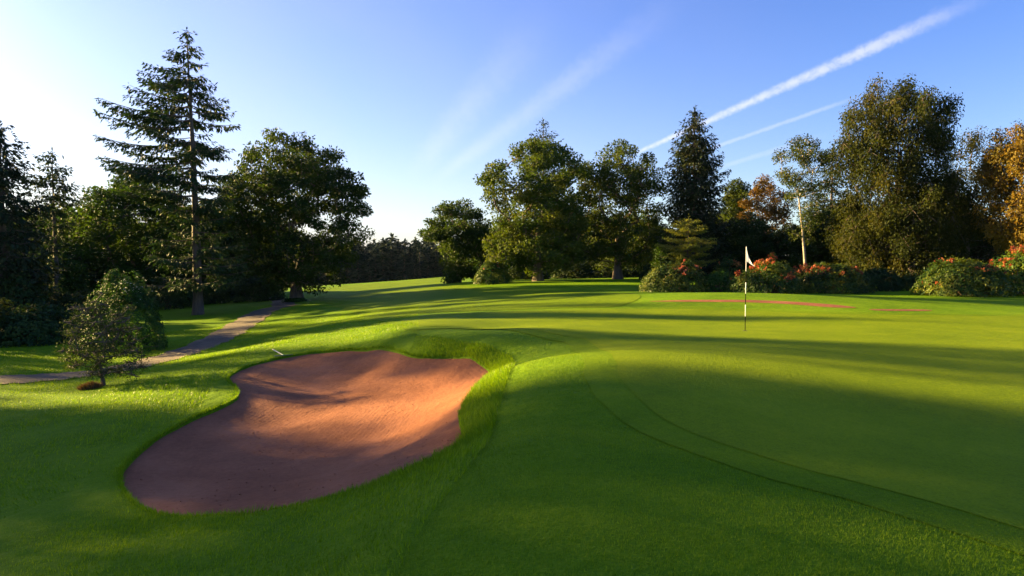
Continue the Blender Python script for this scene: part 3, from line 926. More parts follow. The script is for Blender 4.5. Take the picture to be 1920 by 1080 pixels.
    mesh_np('trunk', tv, tf, M[bark], root, smooth=True)
    sv, sf = tubes(segs, 4)
    mesh_np('branches', sv, sf, M[bark], root, smooth=True)['kind'] = 'stuff'
    mesh_np('crown', V, F, M[mat], root, attrs={'tint': np.repeat(Tn, 4)})['kind'] = 'stuff'
    return root

_flower = {}
def flower_mesh(kind, size, seed):
    """a truss: a ball of small petals"""
    key = (kind, seed)
    if key not in _flower:
        rng = np.random.default_rng(seed)
        k = 13
        dv = unit(rng.normal(0, 1, (k, 3)) + np.array([0, 0, 0.5]))
        V, F = leaf_geo(dv * size * 0.3, unit(dv + rng.normal(0, .3, (k, 3))), unit(rng.normal(0, 1, (k, 3))), size * rng.uniform(.7, 1.2, k), size * 0.75 * np.ones(k), -0.2)
        me = bpy.data.meshes.new('flower')
        me.from_pydata(V.tolist(), [], F.tolist()); me.materials.append(M[kind])
        _flower[key] = me
    return _flower[key]

def shrub(name, seed, w, h, dep, mat='rhodo', n=900, leaf=(0.17, 0.06), per=7, flowers=0, fkind='petal', fsize=0.11, fbias=0.0, stems=6, lumps=6, dense=0.55, ftop=0.25):
    """a domed shrub of leaf rosettes on stems; optional flower trusses as parts"""
    rng = np.random.default_rng(seed)
    # several overlapping domes give the uneven outline
    D = []
    for i in range(lumps):
        a = rng.uniform(0, 6.28); r = rng.random() ** 0.5
        sc = rng.uniform(0.40, 0.62)
        D.append((math.cos(a) * r * w * 0.30, math.sin(a) * r * dep * 0.30, w * sc * 0.62, dep * sc * 0.62, h * rng.uniform(0.62, 1.0)))
    D.append((0, 0, w * 0.42, dep * 0.42, h * 0.85))
    D = np.array(D)
    pos, nrm = [], []
    tries = 0
    while len(pos) < n and tries < n * 12:
        tries += 1
        i = rng.integers(0, len(D)); cx, cy, rx, ry, rz = D[i]
        v = rng.normal(0, 1, 3); v /= np.linalg.norm(v); v[2] = abs(v[2])
        f = rng.random() ** 0.22
        bulge = 1.0 + 0.18 * (1 - v[2])
        p = np.array([cx + v[0] * rx * f * bulge, cy + v[1] * ry * f * bulge, 0.05 + v[2] * rz * f])
        # reject positions deep inside another dome
        q = (((p[0] - D[:, 0]) / D[:, 2]) ** 2 + ((p[1] - D[:, 1]) / D[:, 3]) ** 2 + (p[2] / D[:, 4]) ** 2)
        if q.min() < dense: continue
        pos.append(p); nrm.append(unit(np.array([v[0] / rx, v[1] / ry, v[2] / rz + 0.25])))
    pos = np.array(pos); nrm = np.array(nrm); m_ = len(pos)
    # rosettes
    ref = unit(np.cross(nrm, np.array([0.3, 0.2, 1.0]) + rng.normal(0, .1, (m_, 3)))); ref2 = np.cross(nrm, ref)
    Cs, As, Ns, Ts = [], [], [], []
    ct = np.clip(0.42 + 0.9 * (vnoise(pos[:, 0] * 1.6 + 40, pos[:, 2] * 1.6 + pos[:, 1] + 40, seed) - 0.5) + rng.normal(0, 0.18, m_), 0, 1)
    ph = rng.uniform(0, 6.28, m_)
    for k in range(per):
        a = ph + k * 2 * np.pi / per
        out = np.cos(a)[:, None] * ref + np.sin(a)[:, None] * ref2
        ax = unit(out + nrm * rng.uniform(-.1, .8, (m_, 1)) + rng.normal(0, .15, (m_, 3)))
        Cs.append(pos + rng.normal(0, leaf[0] * 0.3, (m_, 3))); As.append(ax); Ns.append(unit(nrm + rng.normal(0, .3, (m_, 3))))
        Ts.append(np.clip(ct + rng.normal(0, .15, m_), 0, 1))
    C = np.vstack(Cs); A = np.vstack(As); Nn = np.vstack(Ns); Tn = np.concatenate(Ts); k = len(C)
    V, F = leaf_geo(C, A, Nn, leaf[0] * rng.uniform(0.7, 1.3, k), leaf[1] * rng.uniform(0.7, 1.3, k), 0.12)
    root = empty(name)
    segs = []
    for i in range(stems * 4):
        j = rng.integers(0, m_); q = pos[j]
        b = np.array([rng.normal(0, w * 0.06), rng.normal(0, dep * 0.06), -0.1])
        mid = b * 0.4 + q * 0.6 * np.array([0.7, 0.7, 1.0]) + rng.normal(0, .05, 3)
        segs += [[*b, 0.03, *mid, 0.02], [*mid, 0.02, *q, 0.008]]
    sv, sf = tubes(segs, 5)
    mesh_np('stems', sv, sf, M['twig'], root)['kind'] = 'stuff'
    mesh_np('foliage', V, F, M[mat], root, attrs={'tint': np.repeat(Tn, 4)})['kind'] = 'stuff'
    if flowers:
        up = nrm[:, 2] + 0.35 * rng.random(m_) + fbias * (-nrm[:, 1])
        cand = np.where((pos[:, 2] > ftop * h) & (nrm[:, 1] < 0.55))[0]
        clus = vnoise(pos[:, 0] * 2.3 + 70, pos[:, 2] * 2.3 + 70, seed + 7)
        cand = cand[np.argsort(-up[cand] * 0.3 - rng.random(len(cand)) * 0.5 - 1.3 * clus[cand])][:flowers]
        for i, j in enumerate(cand):
            fo = bpy.data.objects.new('flower', flower_mesh(fkind, fsize, i % 4))
            fo.location = pos[j] + nrm[j] * leaf[0] * 0.45
            fo.rotation_euler = (rng.uniform(-.4, .4), rng.uniform(-.4, .4), rng.uniform(0, 6.28))
            s = rng.uniform(0.45, 1.35); fo.scale = (s, s, s)
            link(fo, root)
    return root

def Tz(x, y): return float(T(np.array([x]), np.array([y]))[0])

def at(px, d, dz=0.0):
    xx = (px - 960.0) / FPX * d
    return (xx, d, Tz(xx, d) + dz)

def top_h(py, d, px=960):
    """height above the local ground of something whose top is seen at row py at distance d"""
    dr = raydir(px, py)
    zt = CAM_Z + dr[2] * d / dr[1]
    return zt - Tz((px - 960.0) / FPX * d, d)

def pixprof(px0, d, rows):
    """rows (py, left px, right px) -> (z above local ground, left reach, right reach)"""
    k = d / FPX
    out = [(top_h(py, d, px0), max((px0 - a) * k, 0.05), max((b - px0) * k, 0.05)) for py, a, b in rows]
    return sorted(out)

def put(o, loc, rz=0.0):
    o.location = loc; o.rotation_euler = (0, 0, rz)
    return o

# ------------------------------------------------------------------ the named trees
# tall wind-flagged fir left of the path
d = 48
rows = [(58, 368, 372), (90, 335, 385), (150, 290, 400), (190, 262, 415), (225, 205, 428), (260, 232, 420), (300, 236, 430), (340, 240, 450), (385, 250, 445), (420, 300, 430), (470, 290, 440), (520, 262, 450), (560, 330, 410)]
o = conifer('fir_tree', 11, top_h(55, d, 370), pixprof(366, d, rows), 0.36, z0=2.2, spacing=0.62, per=6, droop=0.06, rise=0.10, needle=(0.36, 0.13), twig_step=0.20, twig_len=0.26, skip=0.24, hang=0.45, lean=-0.4, jitter=0.75, thick=2)
put(o, at(370, d)); tag(o, 'tall open fir with ragged branches reaching out over the lawn beside the path', 'tree')

# spreading oak over the end of the path
d = 58
rows = [(540, 530, 608), (520, 470, 636), (490, 440, 648), (455, 432, 686), (425, 430, 690), (385, 430, 682), (340, 432, 682), (305, 445, 655), (275, 475, 615), (255, 515, 570)]
o = broadleaf('oak_tree', 21, pixprof(553, d, rows), 0.55, 5.2, nclump=270, cr=1.0, nleaf=220, leaf=(0.26, 0.17), mat='oak', lean=(0.7, 0.3), shell=0.40, droop=0.4, tint0=0.4)
put(o, at(553, d)); tag(o, 'big spreading oak with low hanging right-hand branches at the end of the path', 'tree')

# conifers at the left edge
d = 46
rows = [(282, 103, 108), (300, 75, 132), (340, 62, 150), (380, 66, 160), (420, 70, 155), (460, 90, 125), (520, 98, 112)]
o = conifer('cedar_tree', 31, top_h(280, d, 105), pixprof(105, d, rows), 0.2, z0=3.0, spacing=0.55, per=5, droop=0.05, rise=0.12, needle=(0.30, 0.12), skip=0.12, jitter=0.5, hang=0.5, thick=2)
put(o, at(105, d)); tag(o, 'slim flat-topped conifer with a bare lower trunk, second from the wood edge', 'tree')
d = 35
rows = [(240, 5, 20), (280, -30, 50), (330, -60, 66), (400, -80, 74), (480, -90, 84), (560, -90, 90), (640, -80, 80)]
o = conifer('spruce_tree', 32, top_h(232, d, 8), pixprof(8, d, rows), 0.3, z0=0.6, spacing=0.42, per=7, droop=0.2, rise=0.2, mat='spruce', needle=(0.32, 0.13), hang=0.6, thick=2, twig_step=0.26)
put(o, at(8, d)); tag(o, 'dense dark spruce beside the lawn with foliage down to the ground', 'tree')

# mid-distance broadleaf behind the fir
d = 60
rows = [(520, 200, 300), (480, 170, 330), (430, 160, 342), (390, 165, 338), (360, 185, 325), (335, 225, 285)]
o = broadleaf('sycamore_tree', 41, pixprof(250, d, rows), 0.4, 4.5, nclump=140, cr=1.05, nleaf=210, leaf=(0.27, 0.18), mat='oak', tint0=0.45)
put(o, at(250, d)); tag(o, 'rounded broadleaf tree standing behind the tall open fir', 'tree')

# right-hand group
d = 70
rows = [(525, 835, 905), (500, 835, 920), (470, 800, 920), (440, 790, 920), (415, 797, 920), (395, 815, 900), (382, 840, 875)]
o = broadleaf('small_oak_tree', 51, pixprof(860, d, rows), 0.3, 2.6, nclump=110, cr=0.85, nleaf=210, leaf=(0.27, 0.18), mat='oak', tint0=0.5)
put(o, at(860, d)); tag(o, 'smaller round-headed oak at the edge of the fairway', 'tree')
d = 63
rows = [(508, 960, 1060), (490, 925, 1085), (460, 905, 1090), (420, 915, 1090), (385, 905, 1090), (345, 900, 1092), (310, 915, 1085), (285, 945, 1060), (270, 970, 1030)]
o = broadleaf('gold_oak_tree', 52, pixprof(1005, d, rows), 0.5, 5.5, nclump=230, cr=0.95, nleaf=210, leaf=(0.26, 0.17), mat='oak_gold', tint0=0.5, shell=0.35)
put(o, at(1010, d)); tag(o, 'broad oak with golden green leaves and a leaning pale trunk', 'tree')
d = 66
rows = [(500, 1110, 1220), (470, 1090, 1235), (430, 1085, 1242), (380, 1080, 1250), (340, 1085, 1250), (305, 1095, 1240), (285, 1120, 1205), (272, 1135, 1175)]
o = broadleaf('airy_oak_tree', 53, pixprof(1160, d, rows), 0.5, 5.2, nclump=185, cr=0.95, nleaf=185, leaf=(0.25, 0.16), mat='oak_gold', tint0=0.42, shell=0.42)
put(o, at(1158, d)); tag(o, 'oak with sky showing through its crown between golden oak and dark spruce', 'tree')
d = 84
o = conifer('pine_tree', 54, top_h(225, d, 1018), [(0, 3.4, 3.4), (12, 3.2, 3.2), (17, 2.4, 2.4), (19.0, 1.4, 1.4), (21, 0.2, 0.2)], 0.3, z0=6, spacing=0.6, per=6, needle=(0.4, 0.16), rise=0.4, droop=0.0, hang=0.2)
put(o, at(1018, d)); tag(o, 'dark conifer whose tip rises above the golden oak', 'tree')
d = 60
rows = [(203, 1296, 1302), (240, 1272, 1326), (280, 1256, 1346), (320, 1248, 1356), (380, 1244, 1362), (440, 1240, 1366), (500, 1240, 1366), (530, 1250, 1350)]
o = conifer('dense_spruce_tree', 55, top_h(200, d, 1299), pixprof(1299, d, rows), 0.32, z0=1.0, spacing=0.42, per=8, droop=0.20, rise=0.20, mat='spruce', needle=(0.34, 0.14), hang=0.7, jitter=0.2, twig_step=0.25, thick=2)
put(o, at(1299, d)); tag(o, 'tall dense cone-shaped spruce with brown-tipped branches', 'tree')
d = 41
rows = [(405, 1280, 1292), (425, 1258, 1308), (450, 1238, 1330), (475, 1230, 1338), (495, 1245, 1325), (515, 1270, 1305)]
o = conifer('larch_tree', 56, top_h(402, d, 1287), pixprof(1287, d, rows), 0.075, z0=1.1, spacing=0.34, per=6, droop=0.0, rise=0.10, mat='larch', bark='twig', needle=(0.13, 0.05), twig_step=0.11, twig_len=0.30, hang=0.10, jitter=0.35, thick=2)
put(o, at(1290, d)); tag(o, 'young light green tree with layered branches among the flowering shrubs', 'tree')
# slender birch
d = 48
rows = [(450, 1492, 1520), (400, 1488, 1535), (350, 1470, 1565), (320, 1455, 1570), (290, 1450, 1560), (270, 1455, 1530), (258, 1468, 1495)]
o = broadleaf('slender_birch_tree', 57, pixprof(1508, d, rows), 0.12, 7.4, nclump=70, cr=0.55, nleaf=130, leaf=(0.15, 0.10), mat='hawthorn', bark='birch_bark', lean=(-0.75, 0), flat=0.8, droop=0.6, shell=0.6, tint0=0.62)
put(o, at(1511, d)); tag(o, 'slender birch with a pale bare trunk and sparse leaves', 'tree')
d = 64
o = conifer('background_spruce_tree', 58, top_h(272, d, 1556), [(0, 3.2, 3.2), (7, 2.6, 2.6), (10, 1.6, 1.6), (14, 0.3, 0.3)], 0.25, z0=1.5, spacing=0.5, per=7, mat='spruce', needle=(0.36, 0.15), hang=0.5)
put(o, at(1556, d)); tag(o, 'dark spruce behind the slender birch', 'tree')
# the big drooping birch
d = 45
rows = [(530, 1610, 1790), (480, 1604, 1808), (420, 1590, 1825), (370, 1590, 1822), (340, 1600, 1808), (315, 1612, 1790), (280, 1585, 1770), (240, 1592, 1768), (215, 1594, 1790), (195, 1612, 1782), (180, 1618, 1752), (165, 1625, 1705), (150, 1642, 1670)]
o = broadleaf('weeping_birch_tree', 59, pixprof(1690, d, rows), 0.36, 9.5, nclump=340, cr=0.80, nleaf=340, leaf=(0.18, 0.09), mat='birch', bark='bark', flat=0.85, droop=1.3, hang=1.5, shell=0.34, tint0=0.45, up=0.2, lean=(0.2, 0))
put(o, at(1676, d)); tag(o, 'huge weeping birch with brownish drooping foliage behind the flowering shrubs', 'tree')
d = 55
rows = [(520, 1750, 1880), (440, 1750, 1885), (360, 1760, 1870), (300, 1775, 1850), (250, 1795, 1825)]
o = broadleaf('brown_birch_tree', 60, pixprof(1812, d, rows), 0.25, 6, nclump=110, cr=0.8, nleaf=170, leaf=(0.19, 0.11), mat='birch', flat=0.9, droop=0.8, hang=0.7, tint0=0.5)
put(o, at(1812, d)); tag(o, 'narrow brown birch half hidden by the huge weeping birch', 'tree')
d = 40
rows = [(455, 1868, 1990), (420, 1860, 2010), (380, 1850, 2020), (330, 1848, 2020), (290, 1845, 2010), (255, 1850, 2000), (232, 1890, 1960)]
o = broadleaf('autumn_birch_tree', 61, pixprof(1925, d, rows), 0.22, 5.5, nclump=190, cr=0.68, nleaf=230, leaf=(0.16, 0.095), mat='autumn', flat=0.9, droop=0.8, hang=0.8, tint0=0.5, shell=0.4)
put(o, at(1925, d)); tag(o, 'orange-leaved birch above the large red-flowered shrub', 'tree')
# orange tree seen between spruce and birch
d = 76
rows = [(470, 1395, 1470), (430, 1390, 1480), (380, 1392, 1480), (350, 1410, 1465), (338, 1425, 1450)]
o = broadleaf('russet_tree', 62, pixprof(1432, d, rows), 0.3, 5, nclump=90, cr=0.8, nleaf=150, leaf=(0.24, 0.15), mat='autumn', tint0=0.35)
put(o, at(1432, d)); tag(o, 'russet tree in the gap between spruce and slender birch', 'tree')

# ------------------------------------------------------------------ background trees (copies of a few kinds)
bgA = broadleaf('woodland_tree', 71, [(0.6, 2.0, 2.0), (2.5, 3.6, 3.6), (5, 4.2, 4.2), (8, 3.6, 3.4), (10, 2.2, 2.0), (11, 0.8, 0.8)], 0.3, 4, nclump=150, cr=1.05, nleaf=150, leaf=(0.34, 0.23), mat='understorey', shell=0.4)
bgB = broadleaf('woodland_tree', 72, [(0.4, 2.4, 2.6), (2, 4.0, 3.6), (4, 4.4, 4.4), (6, 3.4, 3.8), (7.6, 1.4, 1.8)], 0.28, 3, nclump=120, cr=1.05, nleaf=150, leaf=(0.34, 0.23), mat='oak', shell=0.4, tint0=0.35)
bgC = broadleaf('woodland_tree', 73, [(1.0, 1.4, 1.5), (4, 2.6, 2.4), (8, 2.8, 3.0), (12, 2.2, 2.2), (14, 0.7, 0.7)], 0.26, 6, nclump=130, cr=0.95, nleaf=140, leaf=(0.32, 0.2), mat='oak_gold', shell=0.45, tint0=0.4)
bgF = conifer('woodland_conifer', 74, 15.0, [(0, 3.2, 3.2), (5, 2.9, 2.9), (10, 1.8, 1.8), (15, 0.2, 0.2)], 0.25, z0=1.0, spacing=0.55, per=7, mat='spruce', needle=(0.42, 0.18), hang=0.5, twig_step=0.3)
bgD = broadleaf('woodland_tree', 75, [(3.0, 1.2, 1.2), (7, 3.2, 3.2), (12, 3.5, 3.5), (17, 2.8, 2.8), (20, 1.0, 1.0)], 0.3, 9, nclump=85, cr=1.05, nleaf=52, leaf=(0.36, 0.25), mat='oak', shell=0.5)
bgE = broadleaf('woodland_tree', 76, [(14.4, 0.8, 0.8), (16, 1.35, 1.35), (18.5, 1.2, 1.2), (20, 0.5, 0.5)], 0.22, 15, nclump=30, cr=0.8, nleaf=48, leaf=(0.34, 0.22), mat='oak', shell=0.5)  # added unseen tree, crown raised to shade only part of the green
kinds = {'E': (bgE, 20.0), 'D': (bgD, 20.0), 'A': (bgA, 11.0), 'B': (bgB, 7.6), 'C': (bgC, 14.0), 'F': (bgF, 15.0)}
used = set()
rb = random.Random(5)
LOOK = {'A': 'oval-headed', 'B': 'low broad-headed', 'C': 'slim high-headed', 'F': 'cone-shaped evergreen', 'D': 'tall airy', 'E': 'added tall bare-stemmed'}
WHERE = {'left': 'shadowy %s tree in the wood behind the tall fir and the spreading oak', 'right': 'dark %s tree in the wood behind the flowering shrubs and the oaks',
         'side': '%s tree of the wood that shades the bunker from the side'}
def bgtree(k, loc, hgt, side, wide=1.0):
    src, h0 = kinds[k]
    s = hgt / h0
    lab = WHERE[side] % LOOK[k]
    sc = (s * wide, s * wide, s)
    if k not in used:
        used.add(k); o = src
        o.location = loc; o.rotation_euler = (0, 0, rb.uniform(0, 6.28)); o.scale = sc
    else:
        o = copy_tree(src, loc, rb.uniform(0, 6.28), sc)
    tag(o, lab, 'tree', LOOK[k] + {'left': ' trees behind the fir', 'right': ' trees behind the flowering shrubs', 'side': ' trees beside the bunker'}[side])
    return o
# left wood: (kind, px, distance, top row)
for k, px, dd, ty in [('B', 440, 82, 392), ('A', 400, 92, 388), ('C', 340, 84, 400), ('B', 300, 76, 420), ('A', 130, 66, 425), ('B', 60, 60, 440), ('A', 10, 58, 410), ('B', 200, 74, 400),
                      ('A', 490, 96, 445), ('B', 160, 84, 395), ('C', -60, 62, 380), ('B', 90, 90, 405), ('A', 470, 76, 455), ('B', 380, 70, 470), ('B', 330, 66, 465), ('A', 20, 44, 470), ('B', 75, 52, 478)]:
    bgtree(k, at(px, dd), top_h(ty, dd, px), 'left', 1.15 if k != 'C' else 1.0)
# right wood
for k, px, dd, ty in [('A', 1400, 62, 405), ('B', 1350, 66, 420), ('A', 1475, 64, 425), ('B', 1555, 58, 400), ('A', 1580, 66, 380), ('B', 1230, 82, 430), ('A', 1100, 88, 400), ('B', 1180, 92, 405), ('A', 1050, 92, 380), ('B', 950, 90, 420), ('A', 905, 96, 440),
                      ('A', 1640, 60, 400), ('B', 1730, 62, 380), ('A', 1800, 66, 385), ('B', 1870, 56, 420), ('A', 1930, 60, 400), ('F', 1520, 74, 350), ('A', 1330, 90, 395), ('B', 1430, 84, 430), ('C', 1378, 82, 338), ('A', 1990, 50, 400), ('B', 1270, 74, 440), ('F', 1700, 70, 330)]:
    bgtree(k, at(px, dd), top_h(ty, dd, px), 'right', 1.1 if k in 'AB' else 1.0)
# the wood beside the bunker: seen only by its shade, gaps let the sun through in bands
SD = np.array([-math.sin(SUN_AZ), math.cos(SUN_AZ)]); PD = np.array([math.cos(SUN_AZ), math.sin(SUN_AZ)])
def side(k, s, u, h, wide=1.0):
    q = SD * s + PD * u
    return bgtree(k, (q[0], q[1], Tz(q[0], q[1])), h, 'side', wide)
for k, s, u, h, wd in [('D', 56, 5.2, 23, 0.84), ('D', 66, 5.8, 25, 0.72), ('D', 76, 6.2, 28, 0.60), ('D', 60, -1.5, 22, 0.95), ('D', 70, 0.5, 25, 0.85), ('D', 84, 4.4, 28, 0.75), ('A', 66, -8, 18, 1.0), ('D', 50, 6.0, 22, 0.62), ('D', 54, -3.0, 22, 0.9),
                       ('D', 58, 12.6, 21, 0.64), ('D', 70, 13.8, 24, 0.38), ('E', 76, 8.2, 27.2, 0.76), ('D', 62, 20.9, 18, 0.65), ('F', 56, 21.2, 17, 0.7), ('D', 72, 24.0, 20, 0.6)]:
    side(k, s, u, h, wd)

# far conifer plantation beyond the fairway
farA = conifer('far_conifer', 81, 12.0, [(0, 2.2, 2.2), (5, 1.9, 1.9), (9, 1.1, 1.1), (12, 0.15, 0.15)], 0.2, z0=0.6, spacing=0.8, per=6, mat='far', needle=(0.8, 0.40), twig_step=0.42, hang=0.5, thick=2)
farB = conifer('far_conifer', 82, 12.0, [(0, 2.0, 2.2), (5, 1.6, 1.8), (9, 1.2, 0.9), (12, 0.15, 0.15)], 0.2, z0=0.8, spacing=0.95, per=5, mat='far', needle=(0.8, 0.40), twig_step=0.42, hang=0.4, skip=0.05, thick=2)
rf = random.Random(9)
first = {0: farA, 1: farB}
FL = 'tall conifer of the distant wood beyond the end of the fairway'
n_far = 0
for row, (dd, ty) in enumerate([(165, 470), (176, 462), (190, 455)]):
    for px in range(560, 900, 11):
        p_ = px + rf.uniform(-5, 5); d_ = dd + rf.uniform(-5, 5)
        h_ = top_h(ty + rf.uniform(-15, 10), d_, p_)
        if h_ < 3: continue
        b_ = rf.randrange(2); s_ = h_ / 12.0; w_ = s_ * rf.uniform(1.3, 1.9)
        if b_ in first: o = first.pop(b_); o.location = at(p_, d_); o.scale = (w_, w_, s_)
        else: o = copy_tree(farA if b_ == 0 else farB, at(p_, d_), rf.uniform(0, 6.28), (w_, w_, s_))
        tag(o, FL, 'tree', 'conifers beyond the fairway'); n_far += 1

# ------------------------------------------------------------------ shrubs
def sh(name, px, d, ty, wpx, label, cat='shrub', **kw):
    k = d / FPX
    o = shrub(name, dep=kw.pop('dep', wpx * k * 0.9), w=wpx * k, h=top_h(ty, d, px), **kw)
    put(o, at(px, d)); tag(o, label, cat)
    return o
sh('rhododendron', 1264, 38, 482, 118, 'rounded pink-flowered rhododendron under the young layered tree', seed=101, n=1100, flowers=60, fkind='petal_pink')
sh('azalea', 1362, 41, 478, 66, 'small azalea with orange flowers on top, left of the flagstick', seed=102, n=500, flowers=46, fkind='petal_orange', fsize=0.12, ftop=0.6)
sh('rhododendron', 1448, 35.5, 484, 130, 'red-flowered rhododendron directly behind the flagstick', seed=103, n=1300, flowers=70)
sh('rhododendron', 1558, 36.2, 482, 140, 'wide red-topped rhododendron under the slender birch', seed=104, n=1400, flowers=110, ftop=0.5)
sh('rhododendron', 1812, 32, 478, 150, 'large rhododendron with yellow-green leaves and scattered red flowers', seed=105, n=1700, flowers=80)
sh('rhododendron', 1915, 32.5, 452, 170, 'tallest red rhododendron below the orange-leaved birch', seed=106, n=1900, flowers=110)
sh('rhododendron', 925, 61, 489, 72, 'lone round rhododendron in front of the golden oak', seed=107, n=900, leaf=(0.2, 0.09), flowers=26, fkind='petal_pink', fsize=0.14)
sh('shrub', 1345, 37.5, 508, 60, 'low leafy green shrub between pink rhododendron and flagstick', seed=108, n=500, mat='bush', leaf=(0.10, 0.05))
sh('shrub', 1650, 38, 500, 90, 'dark green shrub at the foot of the weeping birch', seed=109, n=700, mat='understorey')
sh('shrub', 1720, 38, 512, 80, 'low dark shrub right of the weeping birch trunk', seed=110, n=600, mat='understorey')
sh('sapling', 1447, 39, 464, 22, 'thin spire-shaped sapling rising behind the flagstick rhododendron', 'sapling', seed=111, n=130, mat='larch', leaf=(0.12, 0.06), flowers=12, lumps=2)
sh('shrub', 210, 27, 494, 136, 'rounded bright green bush with white blossom behind the small bare-stemmed tree', seed=112, n=2400, mat='bush', leaf=(0.10, 0.05), flowers=60, fkind='petal_white', fsize=0.035, lumps=5)
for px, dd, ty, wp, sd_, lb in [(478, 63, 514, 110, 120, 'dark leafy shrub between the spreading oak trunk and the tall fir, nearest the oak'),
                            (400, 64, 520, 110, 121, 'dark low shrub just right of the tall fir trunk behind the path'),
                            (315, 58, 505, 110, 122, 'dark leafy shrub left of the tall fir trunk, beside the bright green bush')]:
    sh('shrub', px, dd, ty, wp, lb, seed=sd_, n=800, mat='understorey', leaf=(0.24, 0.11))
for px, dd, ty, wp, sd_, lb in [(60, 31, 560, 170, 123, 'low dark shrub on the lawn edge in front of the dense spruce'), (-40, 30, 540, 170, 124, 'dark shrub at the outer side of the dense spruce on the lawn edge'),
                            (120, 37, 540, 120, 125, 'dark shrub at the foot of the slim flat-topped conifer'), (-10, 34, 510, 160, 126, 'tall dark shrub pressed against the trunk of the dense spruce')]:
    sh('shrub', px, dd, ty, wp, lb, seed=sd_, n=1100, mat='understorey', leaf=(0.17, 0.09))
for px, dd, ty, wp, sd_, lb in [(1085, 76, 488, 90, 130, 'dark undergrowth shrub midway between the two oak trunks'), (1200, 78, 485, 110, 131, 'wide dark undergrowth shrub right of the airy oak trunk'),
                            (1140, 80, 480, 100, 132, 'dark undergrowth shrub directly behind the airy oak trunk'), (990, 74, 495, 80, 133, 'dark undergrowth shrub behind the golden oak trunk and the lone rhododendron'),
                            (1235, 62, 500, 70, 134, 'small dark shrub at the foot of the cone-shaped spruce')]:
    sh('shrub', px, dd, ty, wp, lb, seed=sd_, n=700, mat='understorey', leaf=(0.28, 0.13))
sh('ivy_clump', 553, 56.5, 562, 36, 'low leafy clump round the foot of the spreading oak', 'plant', seed=113, n=220, mat='bush', leaf=(0.2, 0.1), lumps=3)
# small twiggy tree by the path
d = 17.0
rows = [(706, 165, 268), (690, 145, 284), (665, 132, 262), (640, 108, 250), (612, 116, 272), (590, 140, 262), (572, 132, 222), (556, 150, 190)]
o = broadleaf('hawthorn_tree', 114, pixprof(188, d, rows), 0.055, 0.9, nclump=90, cr=0.26, nleaf=105, leaf=(0.045, 0.026), mat='hawthorn', bark='twig', flat=0.5, shell=0.62, twigs=9, lean=(-0.16, 0), tint0=0.3)
put(o, at(188, d)); tag(o, 'small twiggy tree with a crooked stem on the lawn beside the path', 'tree')

def tuft(name, px, d, rad, n, h, seed, mat):
    rng = np.random.default_rng(seed)
    a = rng.uniform(0, 6.28, n); r = rad * rng.random(n) ** 0.5
    x0, y0, z0 = at(px, d)
    px_, py_ = r * np.cos(a) * 1.5, r * np.sin(a)
    hz = 0.5 * h * (1 - (r / rad) ** 2)
    an = rng.uniform(0, 6.28, n); w = 0.012
    zz = T(px_ + x0, py_ + y0) - z0
    A_ = np.stack([px_ - np.cos(an) * w, py_ - np.sin(an) * w, zz - 0.02 + hz * 0.4], 1); B_ = np.stack([px_ + np.cos(an) * w, py_ + np.sin(an) * w, zz - 0.02 + hz * 0.4], 1)
    C_ = np.stack([px_ * 1.2 + rng.normal(0, .06, n), py_ * 1.2 + rng.normal(0, .06, n), zz + hz + h * rng.uniform(.2, .6, n)], 1)
    V = np.stack([A_, B_, C_], 1).reshape(-1, 3)
    o = mesh_np(name, V, np.arange(3 * n).reshape(-1, 3), mat, attrs={'tint': np.repeat(rng.random(n), 3)})
    o.location = (x0, y0, z0)
    return o
tag(tuft('dry_grass_tuft', 163, 16.6, 0.17, 900, 0.22, 3, M['dry_blade']), 'brown mound of dry grass at the foot of the small twiggy tree', 'grass tuft')

# ------------------------------------------------------------------ flagstick and hole
white = plain_mat('white_paint', (0.78, 0.78, 0.76), 0.35)
black = plain_mat('black_paint', (0.006, 0.006, 0.006), 0.9)
black.node_tree.nodes['Principled BSDF'].inputs['Specular IOR Level'].default_value = 0.05
def lathe(name, prof, mat, parent, sides=14):
    k = np.arange(sides) * 2 * np.pi / sides
    V = np.vstack([np.stack([r * np.cos(k), r * np.sin(k), np.full(sides, zz)], 1) for r, zz in prof])
    a = np.arange(len(prof) - 1)[:, None] * sides; i = np.arange(sides)[None]; j = (i + 1) % sides
    F = np.stack([a + i, a + j, a + sides + j, a + sides + i], -1).reshape(-1, 4)
    return mesh_np(name, V, F, mat, parent, smooth=True)
fx, fy = hit(1397, 622)
fz = Tz(fx, fy) + float(green_lift(fy))
FH = 157 * fy / FPX
cup = empty('hole', (fx, fy, fz))
tag(cup, 'dark round hole with a raised rim in the putting green', 'hole')
lathe('rim', [(0.052, 0.0025), (0.056, 0.004), (0.060, 0.0035), (0.064, 0.001)], plain_mat('cup_rim', (0.06, 0.06, 0.05), 0.6), cup, 24)
lathe('cup_shade_disc', [(0.0005, 0.0022), (0.030, 0.0022), (0.053, 0.0022)], plain_mat('cup_shade', (0.006, 0.007, 0.005), 0.9), cup, 24)  # flat near-black disc at turf level; colour stands in for the hole's inner shade
fs = empty('flagstick', (fx, fy, fz + 0.003))
tag(fs, 'thin black and white banded flagstick with a limp white flag', 'flagstick')
zb = [0.0, 27, 49, 70, 91, 112, 157]
for i in range(6):
    z0_, z1_ = zb[i] / 157 * FH, zb[i + 1] / 157 * FH
    rr = 0.0095 if i < 5 else 0.0085
    lathe('pole_band', [(rr * .9, z0_ + .0005), (rr, z0_ + 0.003), (rr, z1_ - 0.003), (rr * .9, z1_ - .0005)], black if i % 2 == 0 else white, fs)
lathe('pole_cap', [(0.0001, FH + 0.012), (0.009, FH + 0.008), (0.011, FH), (0.010, FH - 0.004)], white, fs)
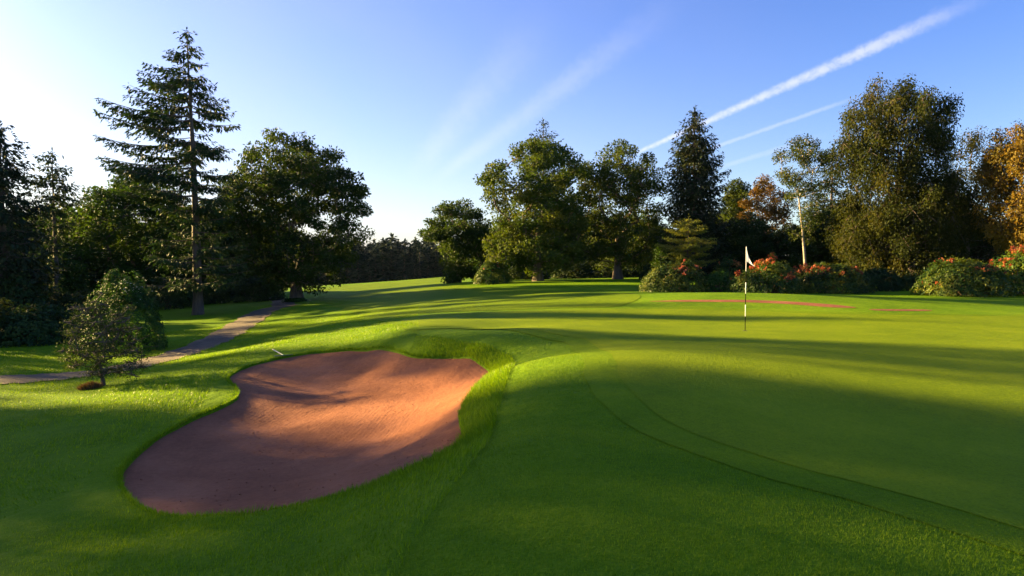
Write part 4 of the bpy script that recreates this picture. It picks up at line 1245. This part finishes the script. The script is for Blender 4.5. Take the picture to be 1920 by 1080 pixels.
# limp flag: folds hanging from the hoist
nu, nv = 14, 12
V = []
for j in range(nv + 1):
    v = j / nv
    for i in range(nu + 1):
        u = i / nu
        top = FH - 0.02
        zz = top - v * 0.34 - u * (0.13 + 0.27 * (1 - v)) + 0.0 * u
        xx = 0.009 + u * 0.19 * (0.30 + 0.70 * min(1.0, v * 1.3 + 0.05 + 0.2 * u))
        yy = 0.028 * math.sin(u * 9 + v * 1.2) * u + 0.015 * math.sin(v * 5) * u
        V.append((xx, yy, zz))
I = np.arange((nu + 1) * (nv + 1)).reshape(nv + 1, nu + 1)
F = np.stack([I[:-1, :-1], I[1:, :-1], I[1:, 1:], I[:-1, 1:]], -1).reshape(-1, 4)
m_, N_ = new_mat('flag_cloth')
pp = N_.n('ShaderNodeBsdfPrincipled'); pp.inputs['Base Color'].default_value = (0.85, 0.84, 0.86, 1); pp.inputs['Roughness'].default_value = 0.8
tt = N_.n('ShaderNodeBsdfTranslucent'); tt.inputs['Color'].default_value = (0.85, 0.84, 0.86, 1)
mx = N_.n('ShaderNodeMixShader'); mx.inputs[0].default_value = 0.45
N_.put(mx.inputs[1], pp); N_.put(mx.inputs[2], tt)
oo = N_.n('ShaderNodeOutputMaterial'); N_.put(oo.inputs['Surface'], mx)
mesh_np('flag', V, F, m_, fs, smooth=True)

# ------------------------------------------------------------------ rake lying at the bunker's edge
ra = hit(511, 658.5); rb_ = hit(532, 669.5)
za, zb_ = Tz(*ra) + 0.06, Tz(*rb_) + 0.05
rake = empty('bunker_rake', (ra[0], ra[1], za))
tag(rake, 'pale rake lying on the grass at the far edge of the bunker', 'rake')
dv = np.array([rb_[0] - ra[0], rb_[1] - ra[1], zb_ - za]); Lr = np.linalg.norm(dv); dvu = dv / Lr
sv, sf = tubes([[0, 0, 0, 0.014, *(dvu * Lr), 0.014]], 8)
mesh_np('handle', sv, sf, plain_mat('rake_handle', (0.55, 0.52, 0.45), 0.5), rake, smooth=True)
sdv = np.array([-dvu[1], dvu[0], 0]); sdv /= np.linalg.norm(sdv)
e = dvu * Lr
sv, sf = tubes([[*(e - sdv * .26), .014, *(e + sdv * .26), .014]], 6)
mesh_np('head', sv, sf, plain_mat('rake_head', (0.12, 0.12, 0.11), 0.5), rake)
for i in range(9):
    q = e + sdv * (-.24 + .06 * i)
    sv, sf = tubes([[*q, .006, *(q + np.array([0, 0, -0.05])), .003]], 5)
    mesh_np('tooth', sv, sf, bpy.data.materials['rake_head'], rake)

# ------------------------------------------------------------------ morning air
hv = []
for zz in (-12.0, 27.0):
    hv += [(-1650, -420, zz), (1650, -420, zz), (1650, 2700, zz), (-1650, 2700, zz)]
hm = bpy.data.materials.new('morning_haze'); hm.use_nodes = True; hm.node_tree.nodes.clear()
HN = NT(hm.node_tree)
pv = HN.n('ShaderNodeVolumePrincipled'); pv.inputs['Density'].default_value = 0.00004; pv.inputs['Color'].default_value = (0.58, 0.78, 1.0, 1); pv.inputs['Anisotropy'].default_value = 0.3
ho = HN.n('ShaderNodeOutputMaterial'); hm.node_tree.links.new(pv.outputs[0], ho.inputs['Volume'])
haze = mesh_np('haze', hv, [(3, 2, 1, 0), (4, 5, 6, 7), (0, 1, 5, 4), (1, 2, 6, 5), (2, 3, 7, 6), (3, 0, 4, 7)], hm)
tag(haze, 'thin morning haze filling the air over the whole course', 'haze', kind='stuff')
